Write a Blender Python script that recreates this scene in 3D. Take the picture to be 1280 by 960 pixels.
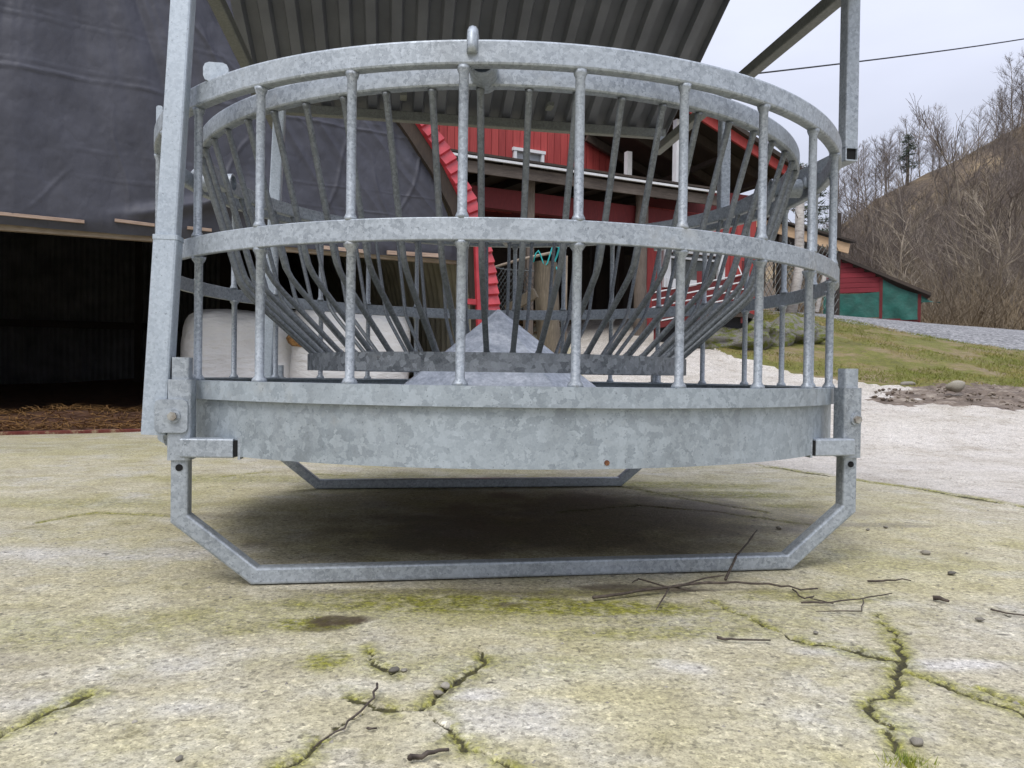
import bpy, math, random
import numpy as np
from mathutils import Vector, Matrix, Euler
R = math.radians
for o in list(bpy.data.objects): bpy.data.objects.remove(o)
S = bpy.context.scene
COL = S.collection

# ------------------------------------------------------------------ camera
F, PIT, ROL, CH = 937.43, 0.0108, 0.0142, 0.4605       # focal length in px of a 1280 wide picture
FCX, FCY, TH = -0.046, 2.4051, 0.1573                  # feeder centre and turn
cam = bpy.data.objects.new('camera', bpy.data.cameras.new('camera')); COL.objects.link(cam)
cam.location = (0, 0, CH); cam.rotation_euler = (math.pi/2 - PIT, -ROL, 0)
cam.data.sensor_width = 36; cam.data.lens = F/1280*36
cam.data.clip_start = 0.02; cam.data.clip_end = 2000
S.camera = cam

# ------------------------------------------------------------------ sky, sun, exposure
W = bpy.data.worlds.new('World'); S.world = W; W.use_nodes = True
nt = W.node_tree; nt.nodes.clear()
def N(t, **k):
    n = nt.nodes.new(t)
    for a, b in k.items(): setattr(n, a, b)
    return n
SUN_EL, SUN_AZ = R(52), R(205)          # azimuth clockwise from +Y: behind the camera, a little to the left
sky = N('ShaderNodeTexSky', sky_type='NISHITA'); sky.sun_disc = False
sky.sun_elevation = SUN_EL; sky.sun_rotation = SUN_AZ
tc = N('ShaderNodeTexCoord'); sep = N('ShaderNodeSeparateXYZ'); nt.links.new(tc.outputs['Generated'], sep.inputs[0])
mx = N('ShaderNodeMath', operation='MAXIMUM'); nt.links.new(sep.outputs['Z'], mx.inputs[0]); mx.inputs[1].default_value = 0
sq = N('ShaderNodeMath', operation='POWER'); nt.links.new(mx.outputs[0], sq.inputs[0]); sq.inputs[1].default_value = 1.9
ma = N('ShaderNodeMath', operation='MULTIPLY_ADD'); nt.links.new(sq.outputs[0], ma.inputs[0]); ma.inputs[1].default_value = 2.4; ma.inputs[2].default_value = 0.98
mp = N('ShaderNodeMapping'); mp.inputs['Scale'].default_value = (1.6, 1.6, 4.5); nt.links.new(tc.outputs['Generated'], mp.inputs[0])
nz = N('ShaderNodeTexNoise'); nz.inputs['Scale'].default_value = 1.7; nz.inputs['Detail'].default_value = 5; nz.inputs['Roughness'].default_value = .5
nt.links.new(mp.outputs[0], nz.inputs['Vector'])
rp = N('ShaderNodeMapRange'); rp.inputs['From Min'].default_value = .3; rp.inputs['From Max'].default_value = .7
rp.inputs['To Min'].default_value = .91; rp.inputs['To Max'].default_value = 1.06; nt.links.new(nz.outputs[0], rp.inputs['Value'])
m2 = N('ShaderNodeMath', operation='MULTIPLY'); nt.links.new(ma.outputs[0], m2.inputs[0]); nt.links.new(rp.outputs[0], m2.inputs[1])
vm = N('ShaderNodeVectorMath', operation='SCALE'); vm.inputs[0].default_value = (5.35, 5.6, 6.65); nt.links.new(m2.outputs[0], vm.inputs['Scale'])
mix = N('ShaderNodeMixRGB'); mix.inputs[0].default_value = .9
nt.links.new(sky.outputs[0], mix.inputs[1]); nt.links.new(vm.outputs[0], mix.inputs[2])
bg = N('ShaderNodeBackground'); bg.inputs['Strength'].default_value = .1; nt.links.new(mix.outputs[0], bg.inputs[0])
wo = N('ShaderNodeOutputWorld'); nt.links.new(bg.outputs[0], wo.inputs[0])
sun = bpy.data.objects.new('sun', bpy.data.lights.new('sun', 'SUN')); COL.objects.link(sun)
sun.data.energy = 1.5; sun.data.angle = R(25); sun.data.color = (1, .96, .9)
sdir = Vector((math.sin(SUN_AZ)*math.cos(SUN_EL), math.cos(SUN_AZ)*math.cos(SUN_EL), math.sin(SUN_EL)))
sun.rotation_euler = sdir.to_track_quat('Z', 'Y').to_euler(); sun.location = (0, -5, 12)
S.view_settings.view_transform = 'Standard'; S.view_settings.look = 'None'
S.view_settings.exposure = .25; S.view_settings.gamma = 1; S.view_settings.use_curve_mapping = False
S.render.engine = 'CYCLES'

# ------------------------------------------------------------------ pixel -> place helpers
def ray(px, py):
    X, Y = px-640, py-480; c, s = math.cos(ROL), math.sin(ROL)
    x, y = X*c + Y*s, -X*s + Y*c
    a, b = x/F, -y/F
    return Vector((a, math.cos(PIT)+b*math.sin(PIT), -math.sin(PIT)+b*math.cos(PIT)))
O = Vector((0, 0, CH))
def atY(px, py, Y): d = ray(px, py); return O + d*(Y/d.y)
def onz(px, py, z=0.0): d = ray(px, py); return O + d*((z-CH)/d.z)
def onplane(px, py, p, n): d = ray(px, py); return O + d*((Vector(p)-O).dot(n)/d.dot(n))

# ------------------------------------------------------------------ numpy noise
_rs = np.random.RandomState(7); _G = _rs.rand(256, 256)
def vnoise(x, y):
    x = np.asarray(x, float); y = np.asarray(y, float)
    xi = np.floor(x).astype(int); yi = np.floor(y).astype(int); fx = x-xi; fy = y-yi
    fx = fx*fx*(3-2*fx); fy = fy*fy*(3-2*fy); a, b, c, d = xi & 255, (xi+1) & 255, yi & 255, (yi+1) & 255
    return (_G[a, c]*(1-fx)+_G[b, c]*fx)*(1-fy)+(_G[a, d]*(1-fx)+_G[b, d]*fx)*fy
def fbm(x, y, o=4):
    t = 0; s = 0; a = 1.
    for i in range(o):
        t = t+a*vnoise(np.asarray(x)*2**i+17.3*i, np.asarray(y)*2**i+5.1*i); s += a; a *= .5
    return t/s
def sstep(a, b, x): t = np.clip((x-a)/(b-a), 0, 1); return t*t*(3-2*t)

# ------------------------------------------------------------------ materials
def C(r, g, b):
    f = lambda v: (v/255/12.92) if v/255 <= .04045 else ((v/255+.055)/1.055)**2.4
    return (f(r), f(g), f(b), 1)
class MT:
    def __init__(s, name, rough=.7, metal=0., spec=.5):
        s.m = bpy.data.materials.new(name); s.m.use_nodes = True; s.t = s.m.node_tree; s.b = s.t.nodes['Principled BSDF']
        s.b.inputs['Roughness'].default_value = rough; s.b.inputs['Metallic'].default_value = metal
        s.b.inputs['Specular IOR Level'].default_value = spec
        s.tc = s.n('ShaderNodeTexCoord'); oi = s.n('ShaderNodeObjectInfo'); s.oi = oi
        k = s.n('ShaderNodeMath', operation='MULTIPLY'); s.l(oi.outputs['Random'], k.inputs[0]); k.inputs[1].default_value = 37.
        v = s.n('ShaderNodeVectorMath', operation='ADD'); s.l(s.tc.outputs['Object'], v.inputs[0]); s.l(k.outputs[0], v.inputs[1]); s.v = v.outputs[0]
    def n(s, t, **k):
        n = s.t.nodes.new(t)
        for a, b in k.items(): setattr(n, a, b)
        return n
    def l(s, a, b): s.t.links.new(a, b)
    def scaled(s, sc, vec=None):
        m = s.n('ShaderNodeMapping'); m.inputs['Scale'].default_value = sc; s.l(vec or s.v, m.inputs[0]); return m.outputs[0]
    def noise(s, scale, det=4, rough=.55, vec=None, out=0):
        n = s.n('ShaderNodeTexNoise'); n.inputs['Scale'].default_value = scale; n.inputs['Detail'].default_value = det
        n.inputs['Roughness'].default_value = rough; s.l(vec or s.v, n.inputs['Vector']); return n.outputs[out]
    def voro(s, scale, out='Color', vec=None, feat='F1', rnd=1.):
        n = s.n('ShaderNodeTexVoronoi', feature=feat); n.inputs['Scale'].default_value = scale; n.inputs['Randomness'].default_value = rnd
        s.l(vec or s.v, n.inputs['Vector']); return n.outputs[out]
    def ramp(s, f, stops, interp='LINEAR'):
        n = s.n('ShaderNodeValToRGB'); e = n.color_ramp; e.interpolation = interp
        while len(e.elements) < len(stops): e.elements.new(.5)
        for q, (p, c) in zip(e.elements, stops): q.position = p; q.color = c if isinstance(c, tuple) else (c, c, c, 1)
        s.l(f, n.inputs[0]); return n.outputs[0]
    def mix(s, f, a, b, bl='MIX'):
        n = s.n('ShaderNodeMixRGB', blend_type=bl)
        for i, v in enumerate((f, a, b)):
            if isinstance(v, (int, float)): n.inputs[i].default_value = v if i == 0 else (v, v, v, 1)
            elif isinstance(v, tuple): n.inputs[i].default_value = v
            else: s.l(v, n.inputs[i])
        return n.outputs[0]
    def math(s, op, a, b=None, c=None):
        n = s.n('ShaderNodeMath', operation=op)
        for i, v in enumerate((a, b, c)):
            if v is None: continue
            if isinstance(v, (int, float)): n.inputs[i].default_value = v
            else: s.l(v, n.inputs[i])
        return n.outputs[0]
    def attr(s, name, out='Fac'):
        n = s.n('ShaderNodeAttribute'); n.attribute_name = name; return n.outputs[out]
    def col(s, c):
        if isinstance(c, tuple): s.b.inputs['Base Color'].default_value = c
        else: s.l(c, s.b.inputs['Base Color'])
        return s
    def rough(s, c): s.l(c, s.b.inputs['Roughness']); return s
    def bump(s, h, st=.3, d=.01):
        n = s.n('ShaderNodeBump'); n.inputs['Strength'].default_value = st; n.inputs['Distance'].default_value = d
        s.l(h, n.inputs['Height']); s.l(n.outputs[0], s.b.inputs['Normal']); return s
    def rand(s, amt=.3):        # brightness that differs from piece to piece
        n = s.n('ShaderNodeMapRange'); n.inputs['To Min'].default_value = 1-amt; n.inputs['To Max'].default_value = 1+amt
        s.l(s.oi.outputs['Random'], n.inputs['Value']); return n.outputs[0]
M = {}
def galv(name, lo, hi, scale, metal=.4, rough=.52, dirt=.35, feather=.05):
    m = MT(name, rough, metal)
    warp = m.mix(feather, m.v, m.noise(scale*.55, 3, .7, out=1), 'ADD')
    a = m.n('ShaderNodeSeparateColor'); m.l(m.voro(scale, vec=warp), a.inputs[0])
    fn = m.noise(scale*3.2, 3, .7)
    sp = m.ramp(m.mix(.5, a.outputs[0], fn), [(.12, lo), (.85, hi)])
    bl = m.noise(5, 5, .6); c = m.mix(m.ramp(bl, [(.38, 0.), (.72, .45)]), sp, tuple(x*1.12 for x in hi[:3])+(1,))
    st = m.noise(3.2, 6, .7, vec=m.scaled((1, 1, .35)))
    c = m.mix(m.ramp(st, [(.5, 0.), (.75, dirt)]), c, C(98, 97, 92))
    c = m.mix(m.ramp(m.noise(2.1, 6, .75), [(.60, 0.), (.72, .35)]), c, C(176, 170, 156))
    sk = m.noise(190, 2, .5); c = m.mix(m.ramp(sk, [(.66, 0.), (.75, .5)]), c, C(64, 66, 67))
    m.col(c); m.rough(m.ramp(bl, [(.3, rough-.1), (.7, rough+.12)]))
    m.bump(m.mix(.5, m.noise(140, 3), fn), .14, .003); return m.m
M['galv'] = galv('galvanised_steel', C(120, 127, 133), C(180, 187, 193), 150, feather=.02)
M['galv_bar'] = galv('galvanised_bar', C(108, 114, 120), C(174, 181, 187), 230, feather=.01)
M['galv_tray'] = galv('galvanised_tray', C(126, 135, 141), C(176, 185, 191), 70, dirt=.4, feather=.045)
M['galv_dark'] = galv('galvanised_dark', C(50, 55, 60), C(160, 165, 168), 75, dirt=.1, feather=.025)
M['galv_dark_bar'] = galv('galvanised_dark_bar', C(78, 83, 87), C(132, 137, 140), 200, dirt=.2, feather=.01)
M['galv_dull'] = galv('galvanised_dull', C(92, 94, 90), C(124, 127, 122), 160, metal=.3, feather=.012)
M['galv_bright'] = galv('galvanised_bright', C(150, 160, 169), C(184, 193, 201), 200, metal=.3, dirt=.15, feather=.012)
m = MT('bluish_zinc_cone', .5, .35); s_ = m.mix(.5, m.noise(11, 6, .75, vec=m.scaled((1, 1, 2.5))), m.noise(55, 5, .75))
m.col(m.ramp(s_, [(.36, C(134, 142, 154)), (.5, C(172, 179, 190)), (.64, C(212, 217, 224))])).bump(s_, .1, .003); M['cone'] = m.m
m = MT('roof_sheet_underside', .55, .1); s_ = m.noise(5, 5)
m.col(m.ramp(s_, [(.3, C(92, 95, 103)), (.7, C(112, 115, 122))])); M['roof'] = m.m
m = MT('hole_shade', .9); m.col(C(14, 14, 15)); M['hole'] = m.m  # near-black painted in for the shade inside holes and hollow ends
m = MT('rusty_bolt', .6, .3); m.col(m.ramp(m.noise(60, 3), [(.4, C(135, 128, 118)), (.65, C(170, 168, 160))])); M['bolt'] = m.m
m = MT('rust', .85); m.col(m.ramp(m.noise(120, 3), [(.4, C(84, 46, 28)), (.65, C(134, 96, 66))])); M['rust'] = m.m
def wood(name, a, b, c, sc=(6, 6, .7), scale=14., rnd=.18, rough=.8):
    m = MT(name, rough); n1 = m.noise(scale, 6, .65, vec=m.scaled(sc)); n2 = m.noise(1.7, 4)
    k = m.ramp(n1, [(.3, a), (.52, b), (.72, c)]); k = m.mix(.45, k, m.ramp(n2, [(.3, a), (.7, c)]))
    m.col(m.mix(1., k, m.rand(rnd), 'MULTIPLY')).bump(n1, .35, .006); return m.m
M['red'] = wood('red_painted_boards', C(126, 40, 40), C(160, 56, 54), C(184, 82, 76))
M['red_dark'] = wood('dark_red_paint', C(72, 20, 22), C(92, 26, 28), C(108, 36, 36))
M['red_h'] = wood('red_clapboard', C(104, 28, 36), C(126, 36, 46), C(144, 48, 56), sc=(.7, 6, 6))
M['white'] = wood('white_paint', C(185, 186, 186), C(212, 213, 214), C(226, 227, 228), rnd=.06)
M['oldwood'] = wood('weathered_wood', C(92, 80, 68), C(138, 124, 108), C(172, 160, 143))
M['oldwood_h'] = wood('weathered_board', C(100, 86, 72), C(150, 134, 116), C(190, 176, 158), sc=(.7, 6, 6))
M['paleboard'] = wood('pale_new_board', C(150, 122, 92), C(184, 154, 120), C(205, 178, 146), sc=(.7, 6, 6))
M['batten'] = wood('batten_wood', C(120, 98, 82), C(164, 140, 122), C(192, 172, 156), sc=(.7, 6, 6))
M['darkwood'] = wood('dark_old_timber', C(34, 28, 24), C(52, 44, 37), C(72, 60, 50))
M['greywood'] = wood('grey_weathered_fascia', C(54, 46, 40), C(82, 73, 65), C(116, 106, 97), sc=(.7, 6, 6))
M['greypost'] = wood('grey_weathered_post', C(62, 54, 48), C(98, 87, 78), C(138, 126, 114))
M['log'] = wood('split_log', C(96, 76, 56), C(142, 118, 90), C(178, 156, 124), rnd=.35)
M['mosslog'] = wood('mossy_post_wood', C(50, 45, 34), C(86, 77, 62), C(130, 119, 102))
M['birch'] = wood('birch_bark', C(120, 112, 104), C(196, 190, 182), C(222, 218, 212), sc=(2, 2, 6), scale=5)
m = MT('red_flashing', .32, 0.); n_ = m.noise(8, 4); m.col(m.ramp(n_, [(.3, C(150, 40, 48)), (.7, C(190, 66, 74))])); M['flash'] = m.m
m = MT('worn_red_sill', .9); n_ = m.noise(9, 6, .8); m.col(m.ramp(n_, [(.42, C(96, 40, 34)), (.52, C(110, 62, 50)), (.6, C(150, 132, 104))])); M['rustyred'] = m.m
m = MT('tarp_grey', .58); n_ = m.noise(3, 5, .6); n2 = m.noise(40, 3)
m.col(m.ramp(n_, [(.3, C(56, 57, 65)), (.7, C(72, 73, 82))])).bump(m.math('ABSOLUTE', m.math('SUBTRACT', m.noise(4.5, 3, .5, vec=m.scaled((1, 1, .6))), .5)), .5, .05); m.b.inputs['Specular IOR Level'].default_value = .4; M['tarp'] = m.m
m = MT('tarp_green', .55); n_ = m.noise(4, 5, .6)
m.col(m.ramp(n_, [(.3, C(12, 68, 58)), (.7, C(28, 96, 84))])).bump(n_, .5, .05); M['tarp_g'] = m.m
m = MT('lining_sheet', .55, .2); n_ = m.noise(3, 5, .6)
m.col(m.ramp(n_, [(.3, C(150, 146, 128)), (.7, C(190, 186, 168))])); M['lining'] = m.m
m = MT('grey_sheet', .6, .2); m.col(m.ramp(m.noise(3, 5), [(.3, C(52, 53, 54)), (.7, C(72, 73, 74))])); M['sheet'] = m.m
m = MT('pale_back_sheet', .6, .1); m.col(m.ramp(m.noise(3, 5), [(.3, C(96, 97, 99)), (.7, C(124, 125, 127))])); M['backsheet'] = m.m
m = MT('bale_wrap', .35); n_ = m.noise(7, 6, .6, vec=m.scaled((1, 1, 3))); n2 = m.noise(2, 3)
m.col(m.ramp(n2, [(.3, C(212, 211, 208)), (.7, C(240, 240, 238))])).bump(n_, .6, .04); M['wrap'] = m.m
m = MT('hay', .9); m.col(m.mix(1., m.ramp(m.noise(60, 4), [(.3, C(92, 62, 30)), (.6, C(150, 112, 62)), (.8, C(186, 152, 98))]), m.rand(.2), 'MULTIPLY')); M['hay'] = m.m
m = MT('old_window_glass', .12); m.col(m.ramp(m.noise(3, 4), [(.3, C(58, 62, 58)), (.7, C(96, 98, 92))])); M['glass'] = m.m
m = MT('glass_painted_reflection', .2); m.col(m.ramp(m.noise(3, 4), [(.3, C(140, 146, 150)), (.7, C(176, 180, 184))])); M['glass_refl'] = m.m  # pale grey puts the window's reflection into the glass colour
m = MT('wire', .5, .6); m.col(C(92, 96, 96)); M['wire'] = m.m
m = MT('cable', .7); m.col(C(45, 46, 50)); M['cable'] = m.m
m = MT('twine_turquoise', .7); m.col(C(48, 170, 172)); M['twine'] = m.m
m = MT('stone_mossy', .9); n_ = m.noise(4, 6, .65); n2 = m.noise(40, 4)
k = m.ramp(n2, [(.3, C(84, 82, 78)), (.7, C(138, 134, 126))]); m.col(m.mix(m.ramp(n_, [(.45, 0.), (.58, 1.)]), k, m.ramp(n2, [(.3, C(58, 66, 20)), (.7, C(118, 124, 44))]))).bump(m.mix(.5, n_, n2), .6, .05); M['stone'] = m.m
m = MT('pebble', .85); m.col(m.mix(1., m.ramp(m.noise(70, 3), [(.3, C(88, 84, 76)), (.7, C(148, 142, 128))]), m.rand(.6), 'MULTIPLY')); M['pebble'] = m.m
m = MT('twig_bark', .85); m.col(m.ramp(m.noise(80, 3), [(.3, C(50, 42, 36)), (.7, C(92, 82, 72))])); M['twig'] = m.m
m = MT('bare_bark', .9); m.col(m.mix(1., m.ramp(m.noise(3, 4), [(.3, C(88, 80, 72)), (.7, C(146, 136, 124))]), m.rand(.3), 'MULTIPLY')); M['bark'] = m.m
m = MT('pale_bark', .9); m.col(m.mix(1., m.ramp(m.noise(3, 4), [(.3, C(104, 94, 80)), (.7, C(160, 148, 130))]), m.rand(.15), 'MULTIPLY')); M['bark_p'] = m.m
m = MT('twig_crown', .9); m.col(m.mix(1., m.ramp(m.noise(1, 3), [(.3, C(84, 75, 69)), (.7, C(118, 107, 98))]), m.rand(.25), 'MULTIPLY')); M['crown'] = m.m
m = MT('scrub_twigs', .9); m.col(m.ramp(m.noise(.35, 6, .7, vec=m.tc.outputs['Object']), [(.3, C(78, 69, 58)), (.5, C(114, 101, 82)), (.7, C(148, 131, 102))])); M['scrub'] = m.m
m = MT('pine_needles', .85); m.col(m.ramp(m.noise(4, 4), [(.3, C(34, 44, 32)), (.7, C(62, 74, 52))])); M['pine'] = m.m
m = MT('grass_blades', .8); n_ = m.noise(1.1, 5, .65, vec=m.tc.outputs['Object']); m.col(m.ramp(n_, [(.3, C(108, 104, 48)), (.48, C(112, 118, 42)), (.56, C(142, 130, 74)), (.68, C(150, 136, 96))])); M['blade'] = m.m
m = MT('tuft_blades', .8); m.col(m.ramp(m.noise(30, 3), [(.3, C(88, 110, 34)), (.7, C(160, 160, 60))])); M['tuft'] = m.m

# ------------------------------------------------------------------ mesh builder
def rrect(w, h, b):
    w, h = w/2, h/2
    if b <= 0: return [(-w, -h), (w, -h), (w, h), (-w, h)]
    k = b*.3
    return [(-w+b, -h), (w-b, -h), (w-k, -h+k), (w, -h+b), (w, h-b), (w-k, h-k), (w-b, h), (-w+b, h), (-w+k, h-k), (-w, h-b), (-w, -h+b), (-w+k, -h+k)]
class MB:
    def __init__(s): s.v = []; s.f = []
    def add(s, vs, fs): k = len(s.v); s.v += [tuple(v) for v in vs]; s.f += [tuple(i+k for i in f) for f in fs]; return s
    def loft(s, rings, closed=False, caps=True):
        n = len(rings[0]); k = len(s.v)
        for r in rings: s.v += [tuple(p) for p in r]
        m_ = len(rings)
        for i in range(m_ if closed else m_-1):
            a, b = k+i*n, k+((i+1) % m_)*n
            for j in range(n): s.f.append((a+j, a+(j+1) % n, b+(j+1) % n, b+j))
        if caps and not closed: s.f.append(tuple(k+j for j in reversed(range(n)))); s.f.append(tuple(k+(m_-1)*n+j for j in range(n)))
        return s
    def box(s, c, d, rz=0):
        M_ = Matrix.Rotation(rz, 3, 'Z'); c = Vector(c)
        vs = [c+M_ @ Vector((x*d[0]/2, y*d[1]/2, z*d[2]/2)) for x in (-1, 1) for y in (-1, 1) for z in (-1, 1)]
        return s.add(vs, [(0, 1, 3, 2), (4, 6, 7, 5), (0, 4, 5, 1), (2, 3, 7, 6), (0, 2, 6, 4), (1, 5, 7, 3)])
    def beam(s, p0, p1, w, h, b=.004, up=(0, 0, 1)):
        p0, p1 = Vector(p0), Vector(p1); d = (p1-p0).normalized(); x = d.cross(Vector(up)).normalized(); y = x.cross(d)
        pr = rrect(w, h, b); return s.loft([[p+x*a+y*c for a, c in pr] for p in (p0, p1)])
    def hollow(s, p0, p1, w, h, t=.004, b=.004, up=(0, 0, 1)):
        p0, p1 = Vector(p0), Vector(p1); d = (p1-p0).normalized(); x = d.cross(Vector(up)).normalized(); y = x.cross(d)
        o, i = rrect(w, h, b), rrect(w-2*t, h-2*t, b*.6)
        rg = [[p+x*a+y*c for a, c in q] for p, q in ((p0, o), (p1, o), (p1, i), (p0, i))]
        return s.loft(rg, closed=True)
    def tube(s, pts, r, n=8, caps=True):
        pts = [Vector(p) for p in pts]; m_ = len(pts); rr = r if isinstance(r, (list, tuple)) else [r]*m_
        t0 = (pts[1]-pts[0]).normalized(); x = t0.orthogonal().normalized(); rings = []
        for i, p in enumerate(pts):
            t = (pts[min(i+1, m_-1)]-pts[max(i-1, 0)]).normalized(); x = (x-t*x.dot(t)).normalized(); y = t.cross(x)
            rings.append([p+(x*math.cos(2*math.pi*j/n)+y*math.sin(2*math.pi*j/n))*rr[i] for j in range(n)])
        return s.loft(rings, caps=caps)
    def lathe(s, prof, n=128, a0=0, a1=2*math.pi):
        full = abs(a1-a0-2*math.pi) < 1e-6; k = n if full else n+1
        rg = [[(r*math.cos(a0+(a1-a0)*i/n), r*math.sin(a0+(a1-a0)*i/n), z) for r, z in prof] for i in range(k)]
        return s.loft(rg, closed=full)
    def sweep(s, path, w, h, b, nrm):      # mitred rectangular tube along a path lying in one plane
        P = [Vector(p) for p in path]; nrm = Vector(nrm); pr = rrect(w, h, b); rg = []
        for i, p in enumerate(P):
            d0 = (P[i]-P[i-1]).normalized() if i else (P[1]-P[0]).normalized(); d1 = (P[i+1]-P[i]).normalized() if i < len(P)-1 else d0
            x0, x1 = d0.cross(nrm), d1.cross(nrm); x = (x0+x1); x = x/x.length; k = 1/max(.3, x.dot(x0))
            rg.append([p+x*a*k+nrm*c for a, c in pr])
        return s.loft(rg)
    def mesh(s, name, smooth=False):
        me = bpy.data.meshes.new(name); me.from_pydata(s.v, [], s.f); me.validate(); 
        if smooth: me.shade_smooth()
        return me
    def build(s, name, mat, parent=None, smooth=False, auto=None):
        me = s.mesh(name, smooth); me.materials.append(M[mat]); o = link(name, me, parent)
        if auto: sharp(me, auto)
        return o
def sharp(me, deg):
    me.shade_smooth(); me.set_sharp_from_angle(angle=R(deg))
def link(name, data, parent=None, loc=None, rz=None):
    o = bpy.data.objects.new(name, data); COL.objects.link(o); o.parent = parent
    if loc is not None: o.location = loc
    if rz is not None: o.rotation_euler[2] = rz
    return o
def empty(name, loc=(0, 0, 0), rz=0): return link(name, None, None, loc, rz)
def tag(o, label, cat=None, group=None, kind=None):
    o['label'] = label
    if cat: o['category'] = cat
    if group: o['group'] = group
    if kind: o['kind'] = kind
    return o
def npmesh(name, V, Fa, mat, parent=None, smooth=False):
    me = bpy.data.meshes.new(name); V = np.asarray(V, np.float32); Fa = np.asarray(Fa, np.int32); k = Fa.shape[1]
    me.vertices.add(len(V)); me.vertices.foreach_set('co', V.ravel()); me.loops.add(Fa.size); me.loops.foreach_set('vertex_index', Fa.ravel())
    me.polygons.add(len(Fa)); me.polygons.foreach_set('loop_start', np.arange(0, Fa.size, k, dtype=np.int32)); me.polygons.foreach_set('loop_total', np.full(len(Fa), k, np.int32))
    me.update(calc_edges=True); me.validate()
    if smooth: me.shade_smooth()
    if mat: me.materials.append(M[mat])
    return link(name, me, parent)

# ------------------------------------------------------------------ terrain
ctrl = []
def cp(px, py, Y): p = atY(px, py, Y); ctrl.append((p.x, p.y, p.z))
for a in ((1170, 545, 5.3), (1280, 545, 5.3), (1170, 515, 6.2), (1170, 490, 7.2), (1280, 500, 6.8), (1000, 470, 8.2), (900, 442, 8.8), (800, 436, 9.2), (700, 458, 8.6),
          (640, 466, 8.2), (1280, 470, 8.5), (1280, 441, 10.5), (1170, 424, 11.5), (1050, 401, 12.6), (1280, 413, 17), (1170, 405, 17.5), (1050, 396, 18), (960, 388, 15), (1100, 440, 9.4), (1050, 425, 10.4)): cp(*a)
for x in (-9, -6, -4, -2, 0, 2, 4, 7, 11):
    for y in (1.5, 3.2, 4.4): ctrl.append((x, y, 0))
for a in ((-7, 6, 0), (-4, 6, 0), (-5, 9, .05), (-3, 9, .15), (-2.5, 7, .05), (-1, 8, .35), (-4, 14, .6), (0, 12, 1.1), (0, 20, 2.), (-8, 20, 1.), (20, 20, 1.5), (14, 8, .3), (14, 12, .8), (12, 5, .02)): ctrl.append(a)
ctrl = np.array(ctrl)
def _phi(r): return np.where(r > 1e-9, r*r*np.log(r+1e-12), 0)
_K = len(ctrl); _A = np.zeros((_K+3, _K+3)); _d = np.hypot(ctrl[:, None, 0]-ctrl[None, :, 0], ctrl[:, None, 1]-ctrl[None, :, 1])
_A[:_K, :_K] = _phi(_d)+np.eye(_K)*.05; _A[:_K, _K] = 1; _A[:_K, _K+1:] = ctrl[:, :2]; _A[_K:, :_K] = _A[:_K, _K:].T
_w = np.linalg.solve(_A, np.r_[ctrl[:, 2], 0, 0, 0])
def zt(x, y):
    x = np.asarray(x, float); y = np.asarray(y, float); xc = np.clip(x, -12, 18); yc = np.clip(y, 1, 21)
    z = np.zeros(np.broadcast(x, y).shape)+_w[_K]+_w[_K+1]*xc+_w[_K+2]*yc
    for i in range(_K): z = z+_w[i]*_phi(np.hypot(xc-ctrl[i, 0], yc-ctrl[i, 1]))
    z = np.maximum(z, 0)*sstep(4.0, 5.4, yc)
    s = np.clip((y-23)/62, 0, 1.); E = np.clip(.22+.557*(x/85-.448), .07, .62)
    hill = s**.92*(85*E-1.5)*(1+.16*(fbm(x*.09, y*.05, 4)-.5))
    over = np.clip((y-85)/60, 0, 1)
    return z+hill*(1-.35*over)+.5*s*(fbm(x*.4, y*.4, 3)-.5)*np.clip(s*8, 0, 1)

def grow(a, b, d0, k):
    r = []; x = a; d = d0; sg = 1 if b > a else -1
    while (b-x)*sg > 0: x += sg*d; d *= k; r.append(x)
    return r
xs = np.array(sorted(grow(-2.5, -220, .03, 1.05)+list(np.arange(-2.5, -1.45, .0095))+list(np.arange(-1.45, 1.45, .0062))+list(np.arange(1.45, 2.501, .0095))+grow(2.5, 8, .03, 1.012)+grow(8, 260, .12, 1.05)))
ys = np.array(sorted(grow(.72, -60, .05, 1.15)+list(np.arange(.72, 1.75, .0058))+list(np.arange(1.75, 3.4, .0098))+grow(3.4, 22, .02, 1.018)+grow(22, 320, .6, 1.06)))
GX, GY = np.meshgrid(xs, ys); NX, NY = len(xs), len(ys)
GZ = zt(GX, GY)
near = sstep(9, 6, GY)*(np.abs(GX) < 12)
GZ = GZ+near*(.004*(fbm(GX*4, GY*4, 4)-.5)-.001)+(GY > 4.5)*(GY < 22)*.03*(fbm(GX*1.3+3, GY*1.3, 4)-.5)*sstep(4.5, 7, GY)
# cracks: real grooves along traced lines, with their own wander
CR = [[(608, 806), (600, 830), (575, 850), (550, 870), (530, 885), (500, 888), (470, 882), (446, 871)], [(530, 885), (556, 900), (570, 915), (580, 930)], [(598, 930), (615, 940), (640, 962)],
      [(470, 884), (440, 895), (415, 915), (390, 940), (345, 960)], [(462, 810), (468, 825), (492, 841)], [(1090, 765), (1110, 785), (1124, 812), (1118, 850), (1112, 868), (1086, 874), (1090, 890), (1110, 905), (1135, 945), (1146, 975)],
      [(890, 752), (935, 770), (985, 795), (1040, 808), (1085, 820), (1115, 824)], [(1125, 838), (1160, 848), (1200, 862), (1250, 878), (1300, 895)], [(1215, 855), (1250, 868), (1300, 884)], [(-20, 925), (60, 892), (108, 866)],
      [(1225, 758), (1290, 778)], [(940, 580), (1060, 598), (1150, 611), (1300, 637)], [(700, 640), (800, 632), (900, 640), (1010, 655)], [(760, 605), (850, 622), (960, 640)], [(240, 600), (330, 590), (430, 594)], [(40, 655), (120, 640), (230, 646)]]
CW = [1.5, 1.2, 1.3, 1.6, 1.1, .8, 1., 1., .6, .9, .5, 2., .8, .6, .4, .4]
crack = np.zeros_like(GX); moss = np.zeros_like(GX)
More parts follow.
